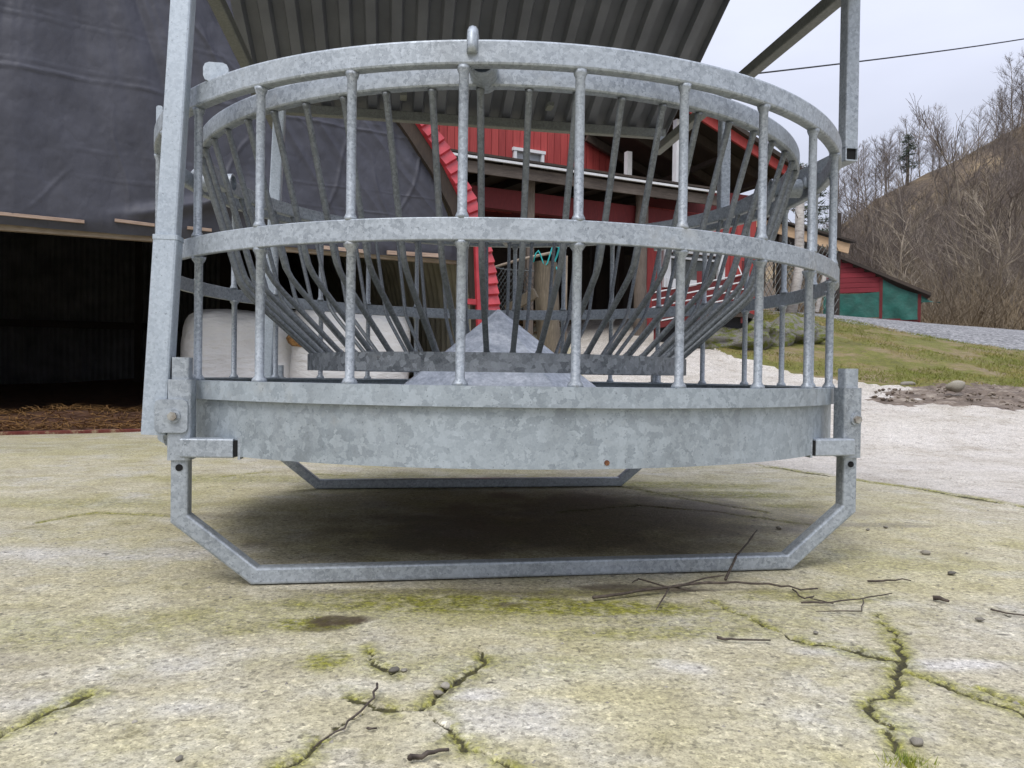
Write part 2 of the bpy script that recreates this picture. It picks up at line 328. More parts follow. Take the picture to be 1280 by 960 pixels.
wx = GX+.030*(fbm(GX*14, GY*14, 3)-.5)+.014*(fbm(GX*60+9, GY*60, 2)-.5); wy = GY+.030*(fbm(GX*14+40, GY*14, 3)-.5)+.014*(fbm(GX*60, GY*60+30, 2)-.5)
wid = (.0016+.0052*fbm(GX*8+70, GY*8, 2)**2.2*1.5)*(1+.35*np.clip(GY-1.2, 0, 2))
mk = (GY > .6) & (GY < 6) & (np.abs(GX) < 4)
for ln, cw in zip(CR, CW):
    P = [onz(*q) for q in ln]
    d = np.full(GX.shape, 9.); fade = sstep(0, .10, np.hypot(wx-P[0].x, wy-P[0].y))*.75+.25
    for a, b in zip(P[:-1], P[1:]):
        ux, uy = b.x-a.x, b.y-a.y; t = np.clip(((wx-a.x)*ux+(wy-a.y)*uy)/(ux*ux+uy*uy), 0, 1)
        d = np.minimum(d, np.hypot(wx-a.x-t*ux, wy-a.y-t*uy))
    w = wid*cw*fade+.0008
    crack = np.maximum(crack, np.clip(1.5-d/w, 0, 1)*mk)
    moss = np.maximum(moss, np.clip(1-d/(w*4.5+.018), 0, 1)*(fbm(GX*6, GY*6+11, 3) > .40)*mk)
GZ = GZ-.006*crack*(.4+1.2*fbm(GX*20, GY*20, 2))
def blob(px, py, rx, ry, z=0, soft=.5, k=.35):
    c = onz(px, py, z); d = np.hypot((GX-c.x)/rx, (GY-c.y)/ry)+k*(fbm(GX*max(7, .8/rx)+px*.37, GY*max(7, .8/ry)+py*.37, 4)-.5)*2
    return sstep(1+soft*.5, 1-soft, d)
for q in ((390, 778, .10, .05, 1.), (410, 825, .05, .05, .95), (640, 755, .5, .07, .95), (500, 745, .25, .05, .7), (1010, 745, .2, .05, .5), (60, 790, .3, .1, .4), (830, 790, .25, .05, .6), (700, 765, .75, .09, .42), (330, 770, .3, .1, .35), (1080, 700, .35, .15, .3), (200, 560, 1.2, .5, .25), (560, 830, .3, .06, .35), (300, 790, .04, .02, .5), (900, 618, .32, .10, .8), (480, 596, .3, .2, .4), (840, 606, .4, .12, .7), (780, 790, .2, .04, .4), (990, 632, .12, .05, .7), (1135, 950, .03, .02, .8), (90, 628, .7, .10, .4), (560, 740, .3, .03, .6), (300, 598, .5, .14, .5), (740, 740, .2, .04, .6)):
    moss = np.maximum(moss, blob(q[0], q[1], q[2], q[3])*q[4])
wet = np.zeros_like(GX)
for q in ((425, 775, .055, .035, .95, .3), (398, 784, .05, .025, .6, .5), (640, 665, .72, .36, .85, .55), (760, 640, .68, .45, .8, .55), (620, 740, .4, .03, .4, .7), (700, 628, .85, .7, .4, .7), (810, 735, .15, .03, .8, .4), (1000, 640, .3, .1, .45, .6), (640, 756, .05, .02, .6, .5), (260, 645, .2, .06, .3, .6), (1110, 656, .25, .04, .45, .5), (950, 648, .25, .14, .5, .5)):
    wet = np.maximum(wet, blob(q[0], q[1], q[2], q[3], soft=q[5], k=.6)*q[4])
pale = np.zeros_like(GX)
for q in ((120, 690, .42, .10, .8), (40, 880, .12, .04, .5), (240, 885, .15, .03, .3), (850, 832, .06, .03, .6), (690, 840, .2, .06, .3), (1150, 830, .14, .025, .8), (640, 900, .12, .06, .6), (1060, 815, .08, .02, .7), (60, 700, .4, .12, .5), (480, 860, .12, .03, .3), (590, 868, .05, .03, .8), (300, 700, .1, .05, .4)):
    pale = np.maximum(pale, blob(q[0], q[1], q[2], q[3], soft=.8, k=.7)*q[4])
ea, eb, ec = onz(955, 582), onz(1150, 610), onz(1290, 632)
edge = np.interp(wx, [-9, ea.x, eb.x, ec.x, 9], [9, ea.y, eb.y, ec.y, 1.2])
slab = sstep(-.03, .06, wy-edge)*(GX > ea.x-.6)
cx_, cy_ = (GX[:-1, :-1]+GX[1:, 1:])/2, (GY[:-1, :-1]+GY[1:, 1:])/2
jx = cx_+.25*(fbm(cx_*3, cy_*3, 3)-.5); jy = cy_+.7*(fbm(cx_*2.5+9, cy_*2.5, 4)-.5)
B1 = np.interp(jx, [-50, 2.1, 2.44, 3.15, 3.73, 4.07, 4.72, 8, 40], [14, 14, 8.75, 8.25, 7.6, 7.15, 6.8, 6.0, 6.0])
B2 = np.interp(jx, [-50, 3.2, 4.3, 5.4, 6.45, 7.18, 12, 60], [15, 14.5, 14., 12.6, 11.4, 10.5, 8.5, 8])
B3 = np.interp(jx, [-50, 6, 9, 13, 60], [21, 21, 20.2, 18.5, 16])
mc = atY(1235, 498, 6.9)
zone = np.where(jy < B1, 0, np.where(jy < B2, 1, np.where(jy < B3, 2, 3)))
mud = (np.hypot((jx-mc.x-.25)/1.25, (jy-mc.y-.05)/.62)+1.1*(fbm(cx_*3.5+20, cy_*3.5, 4)-.5) < 1) & (zone < 2); zone[mud] = 4
mudv = np.zeros_like(GX); mv = np.hypot((GX-mc.x-.25)/1.35, (GY-mc.y-.05)/.7)
GZ = GZ+np.clip(1.15-mv, 0, 1)*(.01+.10*(fbm(GX*6, GY*6, 4)-.38)+.06*(fbm(GX*20, GY*20, 3)-.5))
bank = np.zeros_like(GX); bank[:-1, :-1] = (zone == 1); GZ = GZ+bank*.05*fbm(GX*3, GY*3, 4)
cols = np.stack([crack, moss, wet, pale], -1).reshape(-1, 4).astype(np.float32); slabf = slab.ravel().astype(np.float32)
V3 = np.stack([GX, GY, GZ], -1).reshape(-1, 3)
ii = (np.arange(NY-1)[:, None]*NX+np.arange(NX-1)[None, :]); quads = np.stack([ii, ii+1, ii+1+NX, ii+NX], -1)

m = MT('old_concrete', .88); P_ = m.tc.outputs['Object']; a_ = m.n('ShaderNodeAttribute'); a_.attribute_name = 'marks'
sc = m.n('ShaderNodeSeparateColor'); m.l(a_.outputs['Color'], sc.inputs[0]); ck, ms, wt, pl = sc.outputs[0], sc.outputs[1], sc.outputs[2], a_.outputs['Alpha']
big = m.noise(1.3, 6, .6, vec=P_); mid = m.noise(7, 6, .65, vec=P_); fine = m.noise(95, 4, .7, vec=P_); gr = m.voro(150, vec=P_); gs = m.n('ShaderNodeSeparateColor'); m.l(gr, gs.inputs[0])
gr2 = m.voro(420, vec=P_); gs2 = m.n('ShaderNodeSeparateColor'); m.l(gr2, gs2.inputs[0])
base = m.ramp(mid, [(.28, C(154, 146, 123)), (.5, C(180, 172, 149)), (.72, C(201, 195, 176))])
base = m.mix(m.ramp(big, [(.38, 0.), (.62, .55)]), base, C(182, 173, 122))
lime = m.ramp(m.noise(3.1, 5, .65, vec=P_), [(.52, 0.), (.70, .55)]); base = m.mix(lime, base, C(190, 187, 182))
alg = m.ramp(m.noise(4.5, 6, .7, vec=P_), [(.52, 0.), (.66, .38)]); base = m.mix(alg, base, C(146, 140, 78))
sl = m.attr('slab'); base = m.mix(m.math('MULTIPLY', sl, .88), base, m.ramp(m.noise(2.4, 6, .65, vec=P_), [(.3, C(170, 161, 148)), (.5, C(194, 187, 177)), (.7, C(208, 202, 194))]))
sd_ = m.math('MULTIPLY', sl, m.ramp(m.noise(11, 7, .8, vec=P_), [(.52, 0.), (.64, .5)])); base = m.mix(sd_, base, C(132, 122, 104))
base = m.mix(m.math('MULTIPLY', pl, m.ramp(mid, [(.3, .35), (.6, .9)])), base, C(204, 201, 199))
mossn = m.math('MULTIPLY', ms, m.ramp(m.noise(26, 5, .75, vec=P_), [(.34, .15), (.55, 1.)])); base = m.mix(mossn, base, m.ramp(fine, [(.3, C(82, 82, 20)), (.7, C(152, 150, 46))]))
base = m.mix(.95, base, m.ramp(gs.outputs[0], [(0, .58), (.14, .86), (.55, 1.), (.88, 1.08), (1, 1.35)]), 'MULTIPLY')
base = m.mix(.85, base, m.ramp(gs2.outputs[0], [(0, .55), (.2, .9), (.8, 1.06), (1, 1.25)]), 'MULTIPLY')
base = m.mix(.85, base, m.ramp(fine, [(.3, .58), (.5, 1.), (.7, 1.18)]), 'MULTIPLY')
base = m.mix(.45, base, m.ramp(m.noise(30, 4, .7, vec=P_), [(.3, .72), (.5, 1.), (.7, 1.12)]), 'MULTIPLY')
spot = m.noise(28, 4, .6, vec=P_); base = m.mix(m.ramp(spot, [(.63, 0.), (.70, .75)]), base, C(66, 60, 48))
spot2 = m.noise(9, 6, .75, vec=P_); base = m.mix(m.ramp(spot2, [(.62, 0.), (.70, .5)]), base, C(84, 78, 56))
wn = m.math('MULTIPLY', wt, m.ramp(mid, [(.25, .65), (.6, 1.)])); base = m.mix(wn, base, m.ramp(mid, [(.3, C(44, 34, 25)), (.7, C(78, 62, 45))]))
ckn = m.ramp(m.math('ADD', ck, m.math('MULTIPLY', m.math('SUBTRACT', m.noise(130, 4, .75, vec=P_), .5), 1.1)), [(.42, 0.), (.70, 1.)])
base = m.mix(m.math('MULTIPLY', ckn, m.ramp(ck, [(0, 0.), (.15, 1.)])), base, m.ramp(fine, [(.35, C(40, 36, 22)), (.65, C(80, 76, 36))]))
m.col(base); m.rough(m.mix(wn, .9, .55)); hb = m.mix(.5, fine, gs.outputs[0]); hb = m.mix(.35, hb, mid); m.bump(hb, .9, .010); M['concrete'] = m.m
m = MT('grass_bank', .95); P_ = m.tc.outputs['Object']; a1, a2, a3 = m.noise(1.7, 6, .72, vec=P_), m.noise(14, 5, .7, vec=P_), m.noise(60, 4, vec=P_)
k = m.ramp(a1, [(.3, C(92, 88, 40)), (.47, C(104, 104, 40)), (.55, C(124, 110, 72)), (.68, C(132, 118, 94))]); k = m.mix(.7, k, m.ramp(a2, [(.3, .55), (.5, 1.), (.7, 1.25)]), 'MULTIPLY')
m.col(m.mix(.6, k, m.ramp(a3, [(.3, .6), (.7, 1.25)]), 'MULTIPLY')).bump(m.mix(.5, a2, a3), .8, .04); M['grass'] = m.m
m = MT('gravel', .92); P_ = m.tc.outputs['Object']; g1 = m.voro(26, vec=P_); g1s = m.n('ShaderNodeSeparateColor'); m.l(g1, g1s.inputs[0]); g2 = m.voro(26, 'Distance', vec=P_); a1 = m.noise(.8, 5, vec=P_)
k = m.ramp(g1s.outputs[0], [(0, C(84, 84, 85)), (.5, C(122, 122, 122)), (1, C(164, 163, 161))]); m.col(m.mix(.5, k, m.ramp(a1, [(.3, .78), (.7, 1.15)]), 'MULTIPLY')).bump(g2, .7, .03); M['gravel'] = m.m
m = MT('hill_litter', .95); P_ = m.tc.outputs['Object']; a1, a2 = m.noise(.16, 6, .65, vec=P_), m.noise(3, 5, .7, vec=P_)
k = m.ramp(a1, [(.3, C(80, 69, 58)), (.5, C(110, 95, 76)), (.66, C(160, 140, 106))]); m.col(m.mix(.85, k, m.ramp(a2, [(.3, .4), (.7, 1.4)]), 'MULTIPLY')).bump(a2, .8, .3); M['hill'] = m.m
m = MT('mud', .85); P_ = m.tc.outputs['Object']; a1, a2 = m.noise(6, 6, .7, vec=P_), m.noise(40, 4, vec=P_)
k = m.ramp(a1, [(.3, C(72, 60, 50)), (.5, C(112, 98, 84)), (.66, C(158, 146, 130))]); m.col(m.mix(.6, k, m.ramp(a2, [(.3, .6), (.7, 1.25)]), 'MULTIPLY')).bump(m.mix(.5, a1, a2), .9, .05); M['mud'] = m.m
def zone_obj(name, ids, mat, label):
    q = quads[np.isin(zone, ids)]; u, inv = np.unique(q, return_inverse=True)
    o = npmesh(name, V3[u], inv.reshape(q.shape), mat, smooth=True); me = o.data
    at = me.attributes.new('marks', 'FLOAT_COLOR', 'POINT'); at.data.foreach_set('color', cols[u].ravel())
    at = me.attributes.new('slab', 'FLOAT', 'POINT'); at.data.foreach_set('value', slabf[u])
    return tag(o, label, kind='structure')
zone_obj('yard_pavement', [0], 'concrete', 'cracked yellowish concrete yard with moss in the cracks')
zone_obj('grass_verge', [1], 'grass', 'mossy grass bank rising from the concrete to the gravel road')
zone_obj('gravel_road', [2], 'gravel', 'grey gravel road passing the red shed')
zone_obj('hillside', [3], 'hill', 'steep brown hillside of dead grass and leaf litter')
zone_obj('mud_patch', [4], 'mud', 'churned dark mud at the foot of the grass bank')
def gz(x, y): return float(zt(x, y))

exec_parts = []
# ================================================================== HAY FEEDER
fd = empty('hay_feeder', (FCX, FCY, 0), TH)
tag(fd, 'round galvanised steel hay feeder with barred ring, trough, skids and corrugated roof', 'hay feeder')
def pol(r, phi, z):      # phi measured in the picture frame, 0 = towards the camera, in degrees
    a = R(phi)-TH; return Vector((r*math.sin(a), -r*math.cos(a), z))
def ringprof(ro, t, zt_, h, b): return [(ro-t/2+a, zt_-h/2+c) for a, c in rrect(t, h, b)]
HT, HM, HR, HB = 1.089, .757, .441, .283
MB().lathe(ringprof(1.0, .026, HT, .048, .005), 160).build('top_ring', 'galv', fd, auto=18)
MB().lathe(ringprof(1.0, .012, HM, .043, .002), 160).build('middle_ring', 'galv', fd, auto=18)
MB().lathe(ringprof(.8943, .024, HT-.002, .046, .005), 144).build('basket_top_ring', 'galv', fd, auto=18)
# trough: rolled rim, wall, floor, centre cone
MB().lathe([(1.0, HR), (1.0, HR-.040), (.990, HR-.041), (.990, HR-.006), (.955, HR-.006), (.955, HR)], 160).build('trough_rim', 'galv_tray', fd, auto=18)
MB().lathe([(.985, HR-.007), (.985, HB), (.981, HB), (.981, HR-.007)], 160).build('trough_wall', 'galv_tray', fd, auto=18)
MB().lathe([(.980, HB+.012), (.980, HB+.004), (.002, HB+.004), (.002, HB+.012)], 96).build('trough_floor', 'galv_dull', fd, auto=18)
mb = MB(); n8 = 8
for k in range(n8):
    a, b = 2*math.pi*(k+.5)/n8, 2*math.pi*(k+1.5)/n8; p = [(.004*math.cos(a), .004*math.sin(a), .672), (.49*math.cos(a), .49*math.sin(a), HB+.014), (.49*math.cos(b), .49*math.sin(b), HB+.014), (.004*math.cos(b), .004*math.sin(b), .672)]
    mb.add(p, [(0, 1, 2, 3)])
mb.add([(.004*math.cos(2*math.pi*(k+.5)/n8), .004*math.sin(2*math.pi*(k+.5)/n8), .672) for k in range(n8)], [tuple(range(n8))])
mb.build('centre_cone', 'cone', fd)
# outer bars
def bar_mesh(name, pts, r, mat, flare=1.45):
    mb = MB(); P = [Vector(p) for p in pts]; L0 = (P[1]-P[0]).normalized(); L1 = (P[-1]-P[-2]).normalized()
    q = [P[0], P[0]+L0*.006, P[0]+L0*.014]+P[1:-1]+[P[-1]-L1*.014, P[-1]-L1*.006, P[-1]]
    mb.tube(q, [r*flare, r*flare*.92, r]+[r]*(len(P)-2)+[r, r*flare*.92, r*flare], 10); me = mb.mesh(name, True); me.materials.append(M[mat]); return me
bm_hi = bar_mesh('upper_bar', [(0, 0, HM-.001), (0, 0, HT-.0475)], .0093, 'galv_bar', 1.5); bm_lo = bar_mesh('lower_bar', [(0, 0, HR-.001), (0, 0, HM-.0425)], .0093, 'galv_bar', 1.75)
random.seed(3)
for i in range(28):
    ph = 9.8+i*360/28; c = pol(.980, ph, 0)
    o = link('bar', bm_hi, fd, (c.x*1.0075, c.y*1.0075, 0), random.random()*6); o = link('bar', bm_lo, fd, (c.x*1.004, c.y*1.004, 0), random.random()*6)
# basket bars: bent rods from the inner ring to the bottom hoop
HK, RK, RB, ZB = .70, .775, .567, .517
def bb_mesh():
    prof = [(.882, HT-.0475), (.79, .745), (.779, .714), (.762, .690), (.738, .666), (RB, ZB-.004)]
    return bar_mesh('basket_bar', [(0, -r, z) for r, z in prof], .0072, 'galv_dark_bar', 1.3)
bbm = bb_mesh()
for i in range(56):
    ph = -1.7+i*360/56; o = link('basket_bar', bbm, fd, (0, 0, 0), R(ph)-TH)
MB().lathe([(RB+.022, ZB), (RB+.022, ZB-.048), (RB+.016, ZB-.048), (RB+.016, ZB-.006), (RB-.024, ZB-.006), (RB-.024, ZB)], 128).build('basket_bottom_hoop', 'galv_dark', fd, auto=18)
# spokes between both top rings, with lifting loops
for i, ph in enumerate((-1.2, 89, 179, 269)):
    a, b = pol(.858, ph, HT-.021), pol(.952, ph, HT-.021); rad = .029
    d = (b-a).normalized(); mb = MB(); x = d.cross(Vector((0, 0, 1))); zz = Vector((0, 0, 1)); nseg = 20
    cir = lambda p, r: [p+(x*math.cos(2*math.pi*j/nseg)+zz*math.sin(2*math.pi*j/nseg))*r for j in range(nseg)]
    mb.loft([cir(a, rad), cir(b, rad), cir(b, rad-.006), cir(a, rad-.006)], closed=True)
    mb.build('spoke', 'galv', fd, auto=40)
    c = pol(1.012, ph-.9, HT-.012); lp = []
    out = pol(1, ph, 0)
    for k in range(9):
        t = math.pi*k/8; lp.append(c-out*(.010+.020*(1-math.cos(t)))+Vector((0, 0, .002+.030*math.sin(t)+ (0 if k else -.004))))
    lp = [lp[0]-Vector((0, 0, .014))]+lp+[lp[-1]-Vector((0, 0, .012))]
    MB().tube(lp, .0105, 10).build('lifting_loop', 'galv', fd, True)
# skids, sleeves, brackets
UL, VS = .777, .685
for sv in (-1, 1):
    v = sv*VS
    path = [(-UL, v, .49), (-UL, v, .147), (-.622, v, .0195), (.622, v, .0195), (UL, v, .147), (UL, v, .49)]
    sk = MB().sweep(path, .036, .036, .005, (0, 1, 0)).build('skid', 'galv', fd, auto=18)
    for su in (-1, 1):
        sl_ = MB().hollow((su*UL, v, .272), (su*UL, v, .443), .048, .048, .005, .005, up=(0, 1, 0)).build('sleeve', 'galv', fd, auto=18)
        mb = MB(); y0 = v-.0185
        mb.tube([(su*UL, y0-.0012, .256), (su*UL, y0+.002, .256)], .0075, 14).build('pin_hole_shade', 'hole', sk)  # near-black disc painted for the shade inside the hole
        # arm tying the sleeve to the trough
        va = v+sv*.037
        MB().hollow((su*(UL-.010), va-sv*.012, .300), (su*(UL-.118), va, .300), .040, .040, .005, .003).build('arm', 'galv', sl_, auto=18)
        MB().box((su*(UL-.122), va+sv*.004, .300), (.009, .030, .034)).build('arm_slot_shade', 'hole', sl_)  # near-black block painted as the shade in the gap at the arm end
        MB().box((su*(UL-.129), va+sv*.004, .300), (.005, .036, .046)).build('end_lip', 'galv', sl_)
        # bolt through the sleeve
        bx = su*UL+(-.010 if su < 0 else .008); bz = .366; yb = v-.0245
        if su < 0:
            mb = MB(); pw, phh = .066, .070; cxp = -UL-.014
            mb.loft([[(cxp+a_, yy, bz+c_) for a_, c_ in rrect(pw, phh, .010)] for yy in (yb-.006, yb-.0005)])
            mb.build('hinge_plate', 'galv', sl_, auto=18)
            mb = MB(); mb.loft([[(cxp-.006+a_, yy, bz-.03+c_) for a_, c_ in rrect(.05, .08, .014)] for yy in (v+.025, v+.031)]); mb.build('hinge_plate', 'galv', sl_, auto=18)
            yb -= .006
        MB().tube([(bx, yb+.001, bz), (bx, yb-.003, bz)], .0145, 20).build('washer', 'galv', sl_, auto=18)
        MB().tube([(bx, yb-.003, bz), (bx, yb-.011, bz)], .0095, 6).build('bolt', 'bolt', sl_)
MB().tube([pol(.9866, 13.6, HB+.012), pol(.984, 13.6, HB+.012)], .0055, 10).build('drain_hole', 'rust', fd)
# roof frame
HRF, UR, ULF, V0, V1 = 1.60, .962, -.88, -.40, 1.236
V0R = -.66
for sv in (-1, 1):
    b0 = Vector((-.829, sv*VS, .325)); b1 = Vector((-.777, sv*(VS-.03)+.01, HRF-.02)); bm = b0.lerp(b1, .335)
    pf = MB().beam(b0, bm, .050, .050, .006, up=(0, 1, 0)).build('roof_post', 'galv_bright', fd, auto=18)
    MB().beam(bm+Vector((0, 0, .0002)), b1, .043, .043, .005, up=(0, 1, 0)).build('inner_post', 'galv_bright', pf, auto=18)
    MB().beam(bm-Vector((0, 0, .006)), bm+Vector((0, 0, .004)), .0525, .0525, .006, up=(0, 1, 0)).build('weld_band', 'galv_bright', pf, auto=18)
HTB = 1.112
MB().hollow((UR, V0, HTB), (UR, 1.2, HTB), .04, .04, .004, .004).build('side_tube', 'galv', fd, auto=18)
MB().box((UR, V0+.008, HTB), (.031, .004, .031)).build('tube_end_shade', 'hole', fd)  # near-black sheet stands for shade inside the open tube, no real plug
for v in (V0+.02, .452): MB().beam((UR, v, HTB+.0202), (UR, v, HRF-.0202), .04, .04, .004, up=(0, 1, 0)).build('roof_post', 'galv', fd, auto=18)
MB().hollow((ULF, V0R, HRF), (ULF, V1, HRF), .04, .04, .004, .004).build('rafter', 'galv_dull', fd, auto=18)
MB().hollow((UR, V0R, HRF), (UR, V1, HRF), .04, .04, .004, .004).build('rafter', 'galv_dull', fd, auto=18)
SL = .457; VR = .29; ZE = 1.735; ZRD = ZE+(1.24-VR)*SL
for v in (1.215, V0R+.02): MB().beam((ULF-.06, v, ZE-.058), (UR+.03, v, ZE-.058), .04, .045, .004).build('eave_beam', 'galv_dull', fd, auto=18)
MB().beam((ULF-.06, VR, ZRD-.06), (UR+.03, VR, ZRD-.06), .04, .04, .004).build('ridge_beam', 'galv_dull', fd, auto=18)
for u in (ULF, UR):
    for v in (1.19, V0R+.05): MB().beam((u, v, HRF+.0205), (u, v, ZE-.082), .034, .034, .003, up=(0, 1, 0)).build('frame_stub', 'galv', fd)
def sheet(v0, z0, v1, z1, name):
    per = .1055; pr = []; u = -.985
    while u < 1.04:
        for du, dz in ((0, 0), (.036, 0), (.047, .032), (.0945, .032)): 
            if u+du < 1.05: pr.append((u+du, dz))
        u += per
    nrm = Vector((0, -(z1-z0), v1-v0)).normalized(); nrm = nrm if nrm.z > 0 else -nrm
    mb = MB(); ns = 10
    rows = []
    for i in range(ns+1):
        t = i/ns; rows += [Vector((a, v0+(v1-v0)*t, z0+(z1-z0)*t))+nrm*b for a, b in pr]
    k = len(pr); mb.add(rows, [(i*k+j, i*k+j+1, (i+1)*k+j+1, (i+1)*k+j) for i in range(ns) for j in range(k-1)])
    o = mb.build(name, 'roof', fd); md = o.modifiers.new('s', 'SOLIDIFY'); md.thickness = .0025; md.offset = 1
    return o
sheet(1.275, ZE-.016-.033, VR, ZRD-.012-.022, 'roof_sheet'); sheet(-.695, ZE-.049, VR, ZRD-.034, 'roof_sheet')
for u in (-.30, .38, -.62):
    MB().box((u, 1.09, ZE+.125*SL-.062), (.03, .07, .018)).build('sheet_clip', 'galv_dull', fd)
# small plates standing on the rings
for ph, wdt, top in ((-37.5, .052, 1.126), (-64, .016, 1.155)):
    q = pol(.986, ph, 0)
    MB().loft([[Vector((q.x+a, q.y+yy, (HT+top)/2-.003+c)) for a, c in rrect(wdt, top-HT+.004, min(.012, wdt*.3))] for yy in (-.005, .005)]).build('ring_plate', 'galv_bright', fd)

# ================================================================== ARCHED SHED (left)
SA = Vector((-3.63, 5.31, 0)); SANG = R(29)
sh = empty('arched_shed', SA, SANG); tag(sh, 'arched farm shed with its front hung with a dark grey tarpaulin', 'shed')
sw, sn = Vector((math.cos(SANG), math.sin(SANG), 0)), Vector((-math.sin(SANG), math.cos(SANG), 0))
def sloc(px, py, off=0.0):
    p = onplane(px, py, SA+sn*off, sn)-SA; return p.dot(sw), p.z
AW = 4.05
_prof = [sloc(*q, -.2) for q in ((466, 62), (500, 105), (536, 158), (566, 205), (591, 255), (606, 300), (615, 345), (620, 395))]
_prof = [(0., 4.75), (1.0, 4.6), (1.75, 4.2)]+[(t-.06, z) for t, z in _prof if z < 4.0]
_prof += [(_prof[-1][0]+.02, -.05)]; _pp = np.array(_prof); _sl = np.r_[0, np.cumsum(np.hypot(*np.diff(_pp, axis=0).T))]; _sl /= _sl[-1]
AW = float(_pp[-1, 0])
def arch(t): return float(np.interp(abs(t), _pp[:, 0], _pp[:, 1])) if abs(t) < AW else 0.
def arch_pt(s):       # s 0..1 from left foot to right foot
    q = abs(s-.5)*2; t, z = float(np.interp(q, _sl, _pp[:, 0])), float(np.interp(q, _sl, _pp[:, 1])); return math.copysign(t, s-.5), z
# shell with corrugated lining, ridges running round the arch
mb = MB(); ns = 60; L = 9.0; rows = []; nd = 200
for i in range(nd+1):
    w = -.12+L*i/nd; dr = .030*math.cos(i*math.pi/1.5)
    for j in range(ns+1):
        t, z = arch_pt(j/ns); k = 1+dr/4; rows.append((t*k, w, z*k))
mb.add(rows, [(i*(ns+1)+j, i*(ns+1)+j+1, (i+1)*(ns+1)+j+1, (i+1)*(ns+1)+j) for i in range(nd) for j in range(ns)])
mb.build('arch_lining', 'lining', sh, True)
mb = MB(); rows = []
for i in range(2):
    for j in range(ns+1): t, z = arch_pt(j/ns); rows.append((t*1.02, -.16+(L+.2)*i, z*1.02+.02))
mb.add(rows, [(j, ns+1+j, ns+2+j, j+1) for j in range(ns)]); mb.build('arch_roof', 'sheet', sh, True)
# back wall of corrugated sheet
mb = MB(); rows = []; nb = 160
for j in range(nb+1):
    t = -AW+2*AW*j/nb; y = L-.3+.02*math.cos(j*math.pi); rows += [(t, y, 0), (t, y, max(.05, arch(t)))]
mb.add(rows, [(2*j, 2*j+1, 2*j+3, 2*j+2) for j in range(nb)]); mb.build('back_wall', 'backsheet', sh)
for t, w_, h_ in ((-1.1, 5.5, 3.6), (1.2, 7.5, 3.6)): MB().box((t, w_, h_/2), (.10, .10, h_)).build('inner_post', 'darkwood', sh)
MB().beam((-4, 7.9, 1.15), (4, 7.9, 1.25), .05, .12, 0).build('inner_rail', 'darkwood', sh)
# header beam and battens
tb = lambda px, py: sloc(px, py)
h0, h1 = sloc(0, 285), sloc(553, 327); hs = (h1[1]-h0[1])/(h1[0]-h0[0]); hz = lambda t: h0[1]+hs*(t-h0[0])
MB().beam((-3.9, -.02, hz(-3.9)), (3.80, -.02, hz(3.80)), .06, .04, 0).build('header_beam', 'oldwood_h', sh)
# tarpaulin with folds
def tarp_disp(t, z):
    d = .07*(fbm(t*.8+3, z*.6+1, 3)-.5)
    ft = (t-.2)/(5.2-z)                                   # gathers fan out from the top
    g = fbm(ft*7+2.37, 4.4+z*.12, 2); d = d+.12*np.abs(g-.5)*sstep(1.4, 3.0, z)
    g = fbm(ft*17+9.61, 7.3+z*.2, 2); d = d+.055*(.5-np.abs(g-.5))
    g = fbm(t*2.6+50, z*.3, 2); d = d+.06*np.abs(g-.5)
    for z0, am, wd_, k in ((2.56, .009, .010, 1), (2.62, .004, .007, 2), (2.93, .006, .008, 3), (2.98, .003, .006, 4), (2.05, .004, .006, 5), (1.86, .004, .007, 6)):
        dd = z-z0-.02*(fbm(t*1.1+k*9, 0*t+k, 3)-.5); d = d+am*np.exp(-(dd/wd_)**2)*(.3+vnoise(t*3+k, 0*t+k))
    for t0, z0, dx, dz, ln, am in ((1.5, 2.05, .5, .85, .5, .010), (.75, 2.0, -.15, .98, .35, .008), (1.75, 2.75, .8, -.5, .4, .012), (1.9, 3.1, .9, -.3, .35, .012), (1.2, 3.15, .6, -.8, .5, .012), (.3, 1.75, .7, .7, .2, .006), (2.4, 2.2, .3, .95, .45, .012), (3.1, 2.3, .35, .93, .5, .015), (2.8, 1.9, -.3, .95, .4, .012)):
        a = (t-t0)*dx+(z-z0)*dz; b = -(t-t0)*dz+(z-z0)*dx; b = b-.02*np.sin(a*9); d = d+am*np.exp(-(b/.013)**2)*np.exp(-(a/ln)**4)
    q = (t-1.25)*.55+(z-1.70)*.83*-1; d = d+.06*np.exp(-((z-1.62-.16*sstep(.7, 1.5, t)+.1*sstep(1.5, 2.1, t))/.05)**2)*sstep(.6, 1.1, t)*sstep(2.4, 1.8, t)
    d = d+.05*np.exp(-(((t-1.6)/.35)**2+((z-1.82)/.16)**2))*(.5+vnoise(t*7, z*7))
    d = d+.016*(fbm(t*6+30, z*6, 4)-.5)
    return d
tt = np.r_[np.linspace(-3.9, -.6, 60), np.linspace(-.58, 3.62, 430)]; nt_, nz_ = len(tt), 210; rows = []
ptq = [sloc(*q, -.1) for q in ((455, 70), (497, 140), (520, 178), (545, 232), (566, 285), (577, 330))]
zs_ = [q[1] for q in ptq][::-1]; ts_ = [q[0] for q in ptq][::-1]
TOP = np.array([max(1.6, arch(t)-.08) for t in tt]); ZB_ = hz(tt)+.012+.03*(fbm(tt*1.7, 3.+0*tt, 3)-.5)
SS = np.linspace(0, 1, nz_)[:, None]; ZZ = ZB_[None]+(TOP-ZB_)[None]*SS; TT = np.broadcast_to(tt[None], ZZ.shape)
lim = np.interp(ZZ, zs_, ts_); TT = np.minimum(TT, np.where(TT > 2.0, np.maximum(lim, 2.0), TT))
dd = tarp_disp(TT.ravel(), ZZ.ravel())*sstep(-.02, .12, (ZZ-ZB_[None]).ravel()+.03); VV = np.stack([TT.ravel(), -.075-dd, ZZ.ravel()], -1)
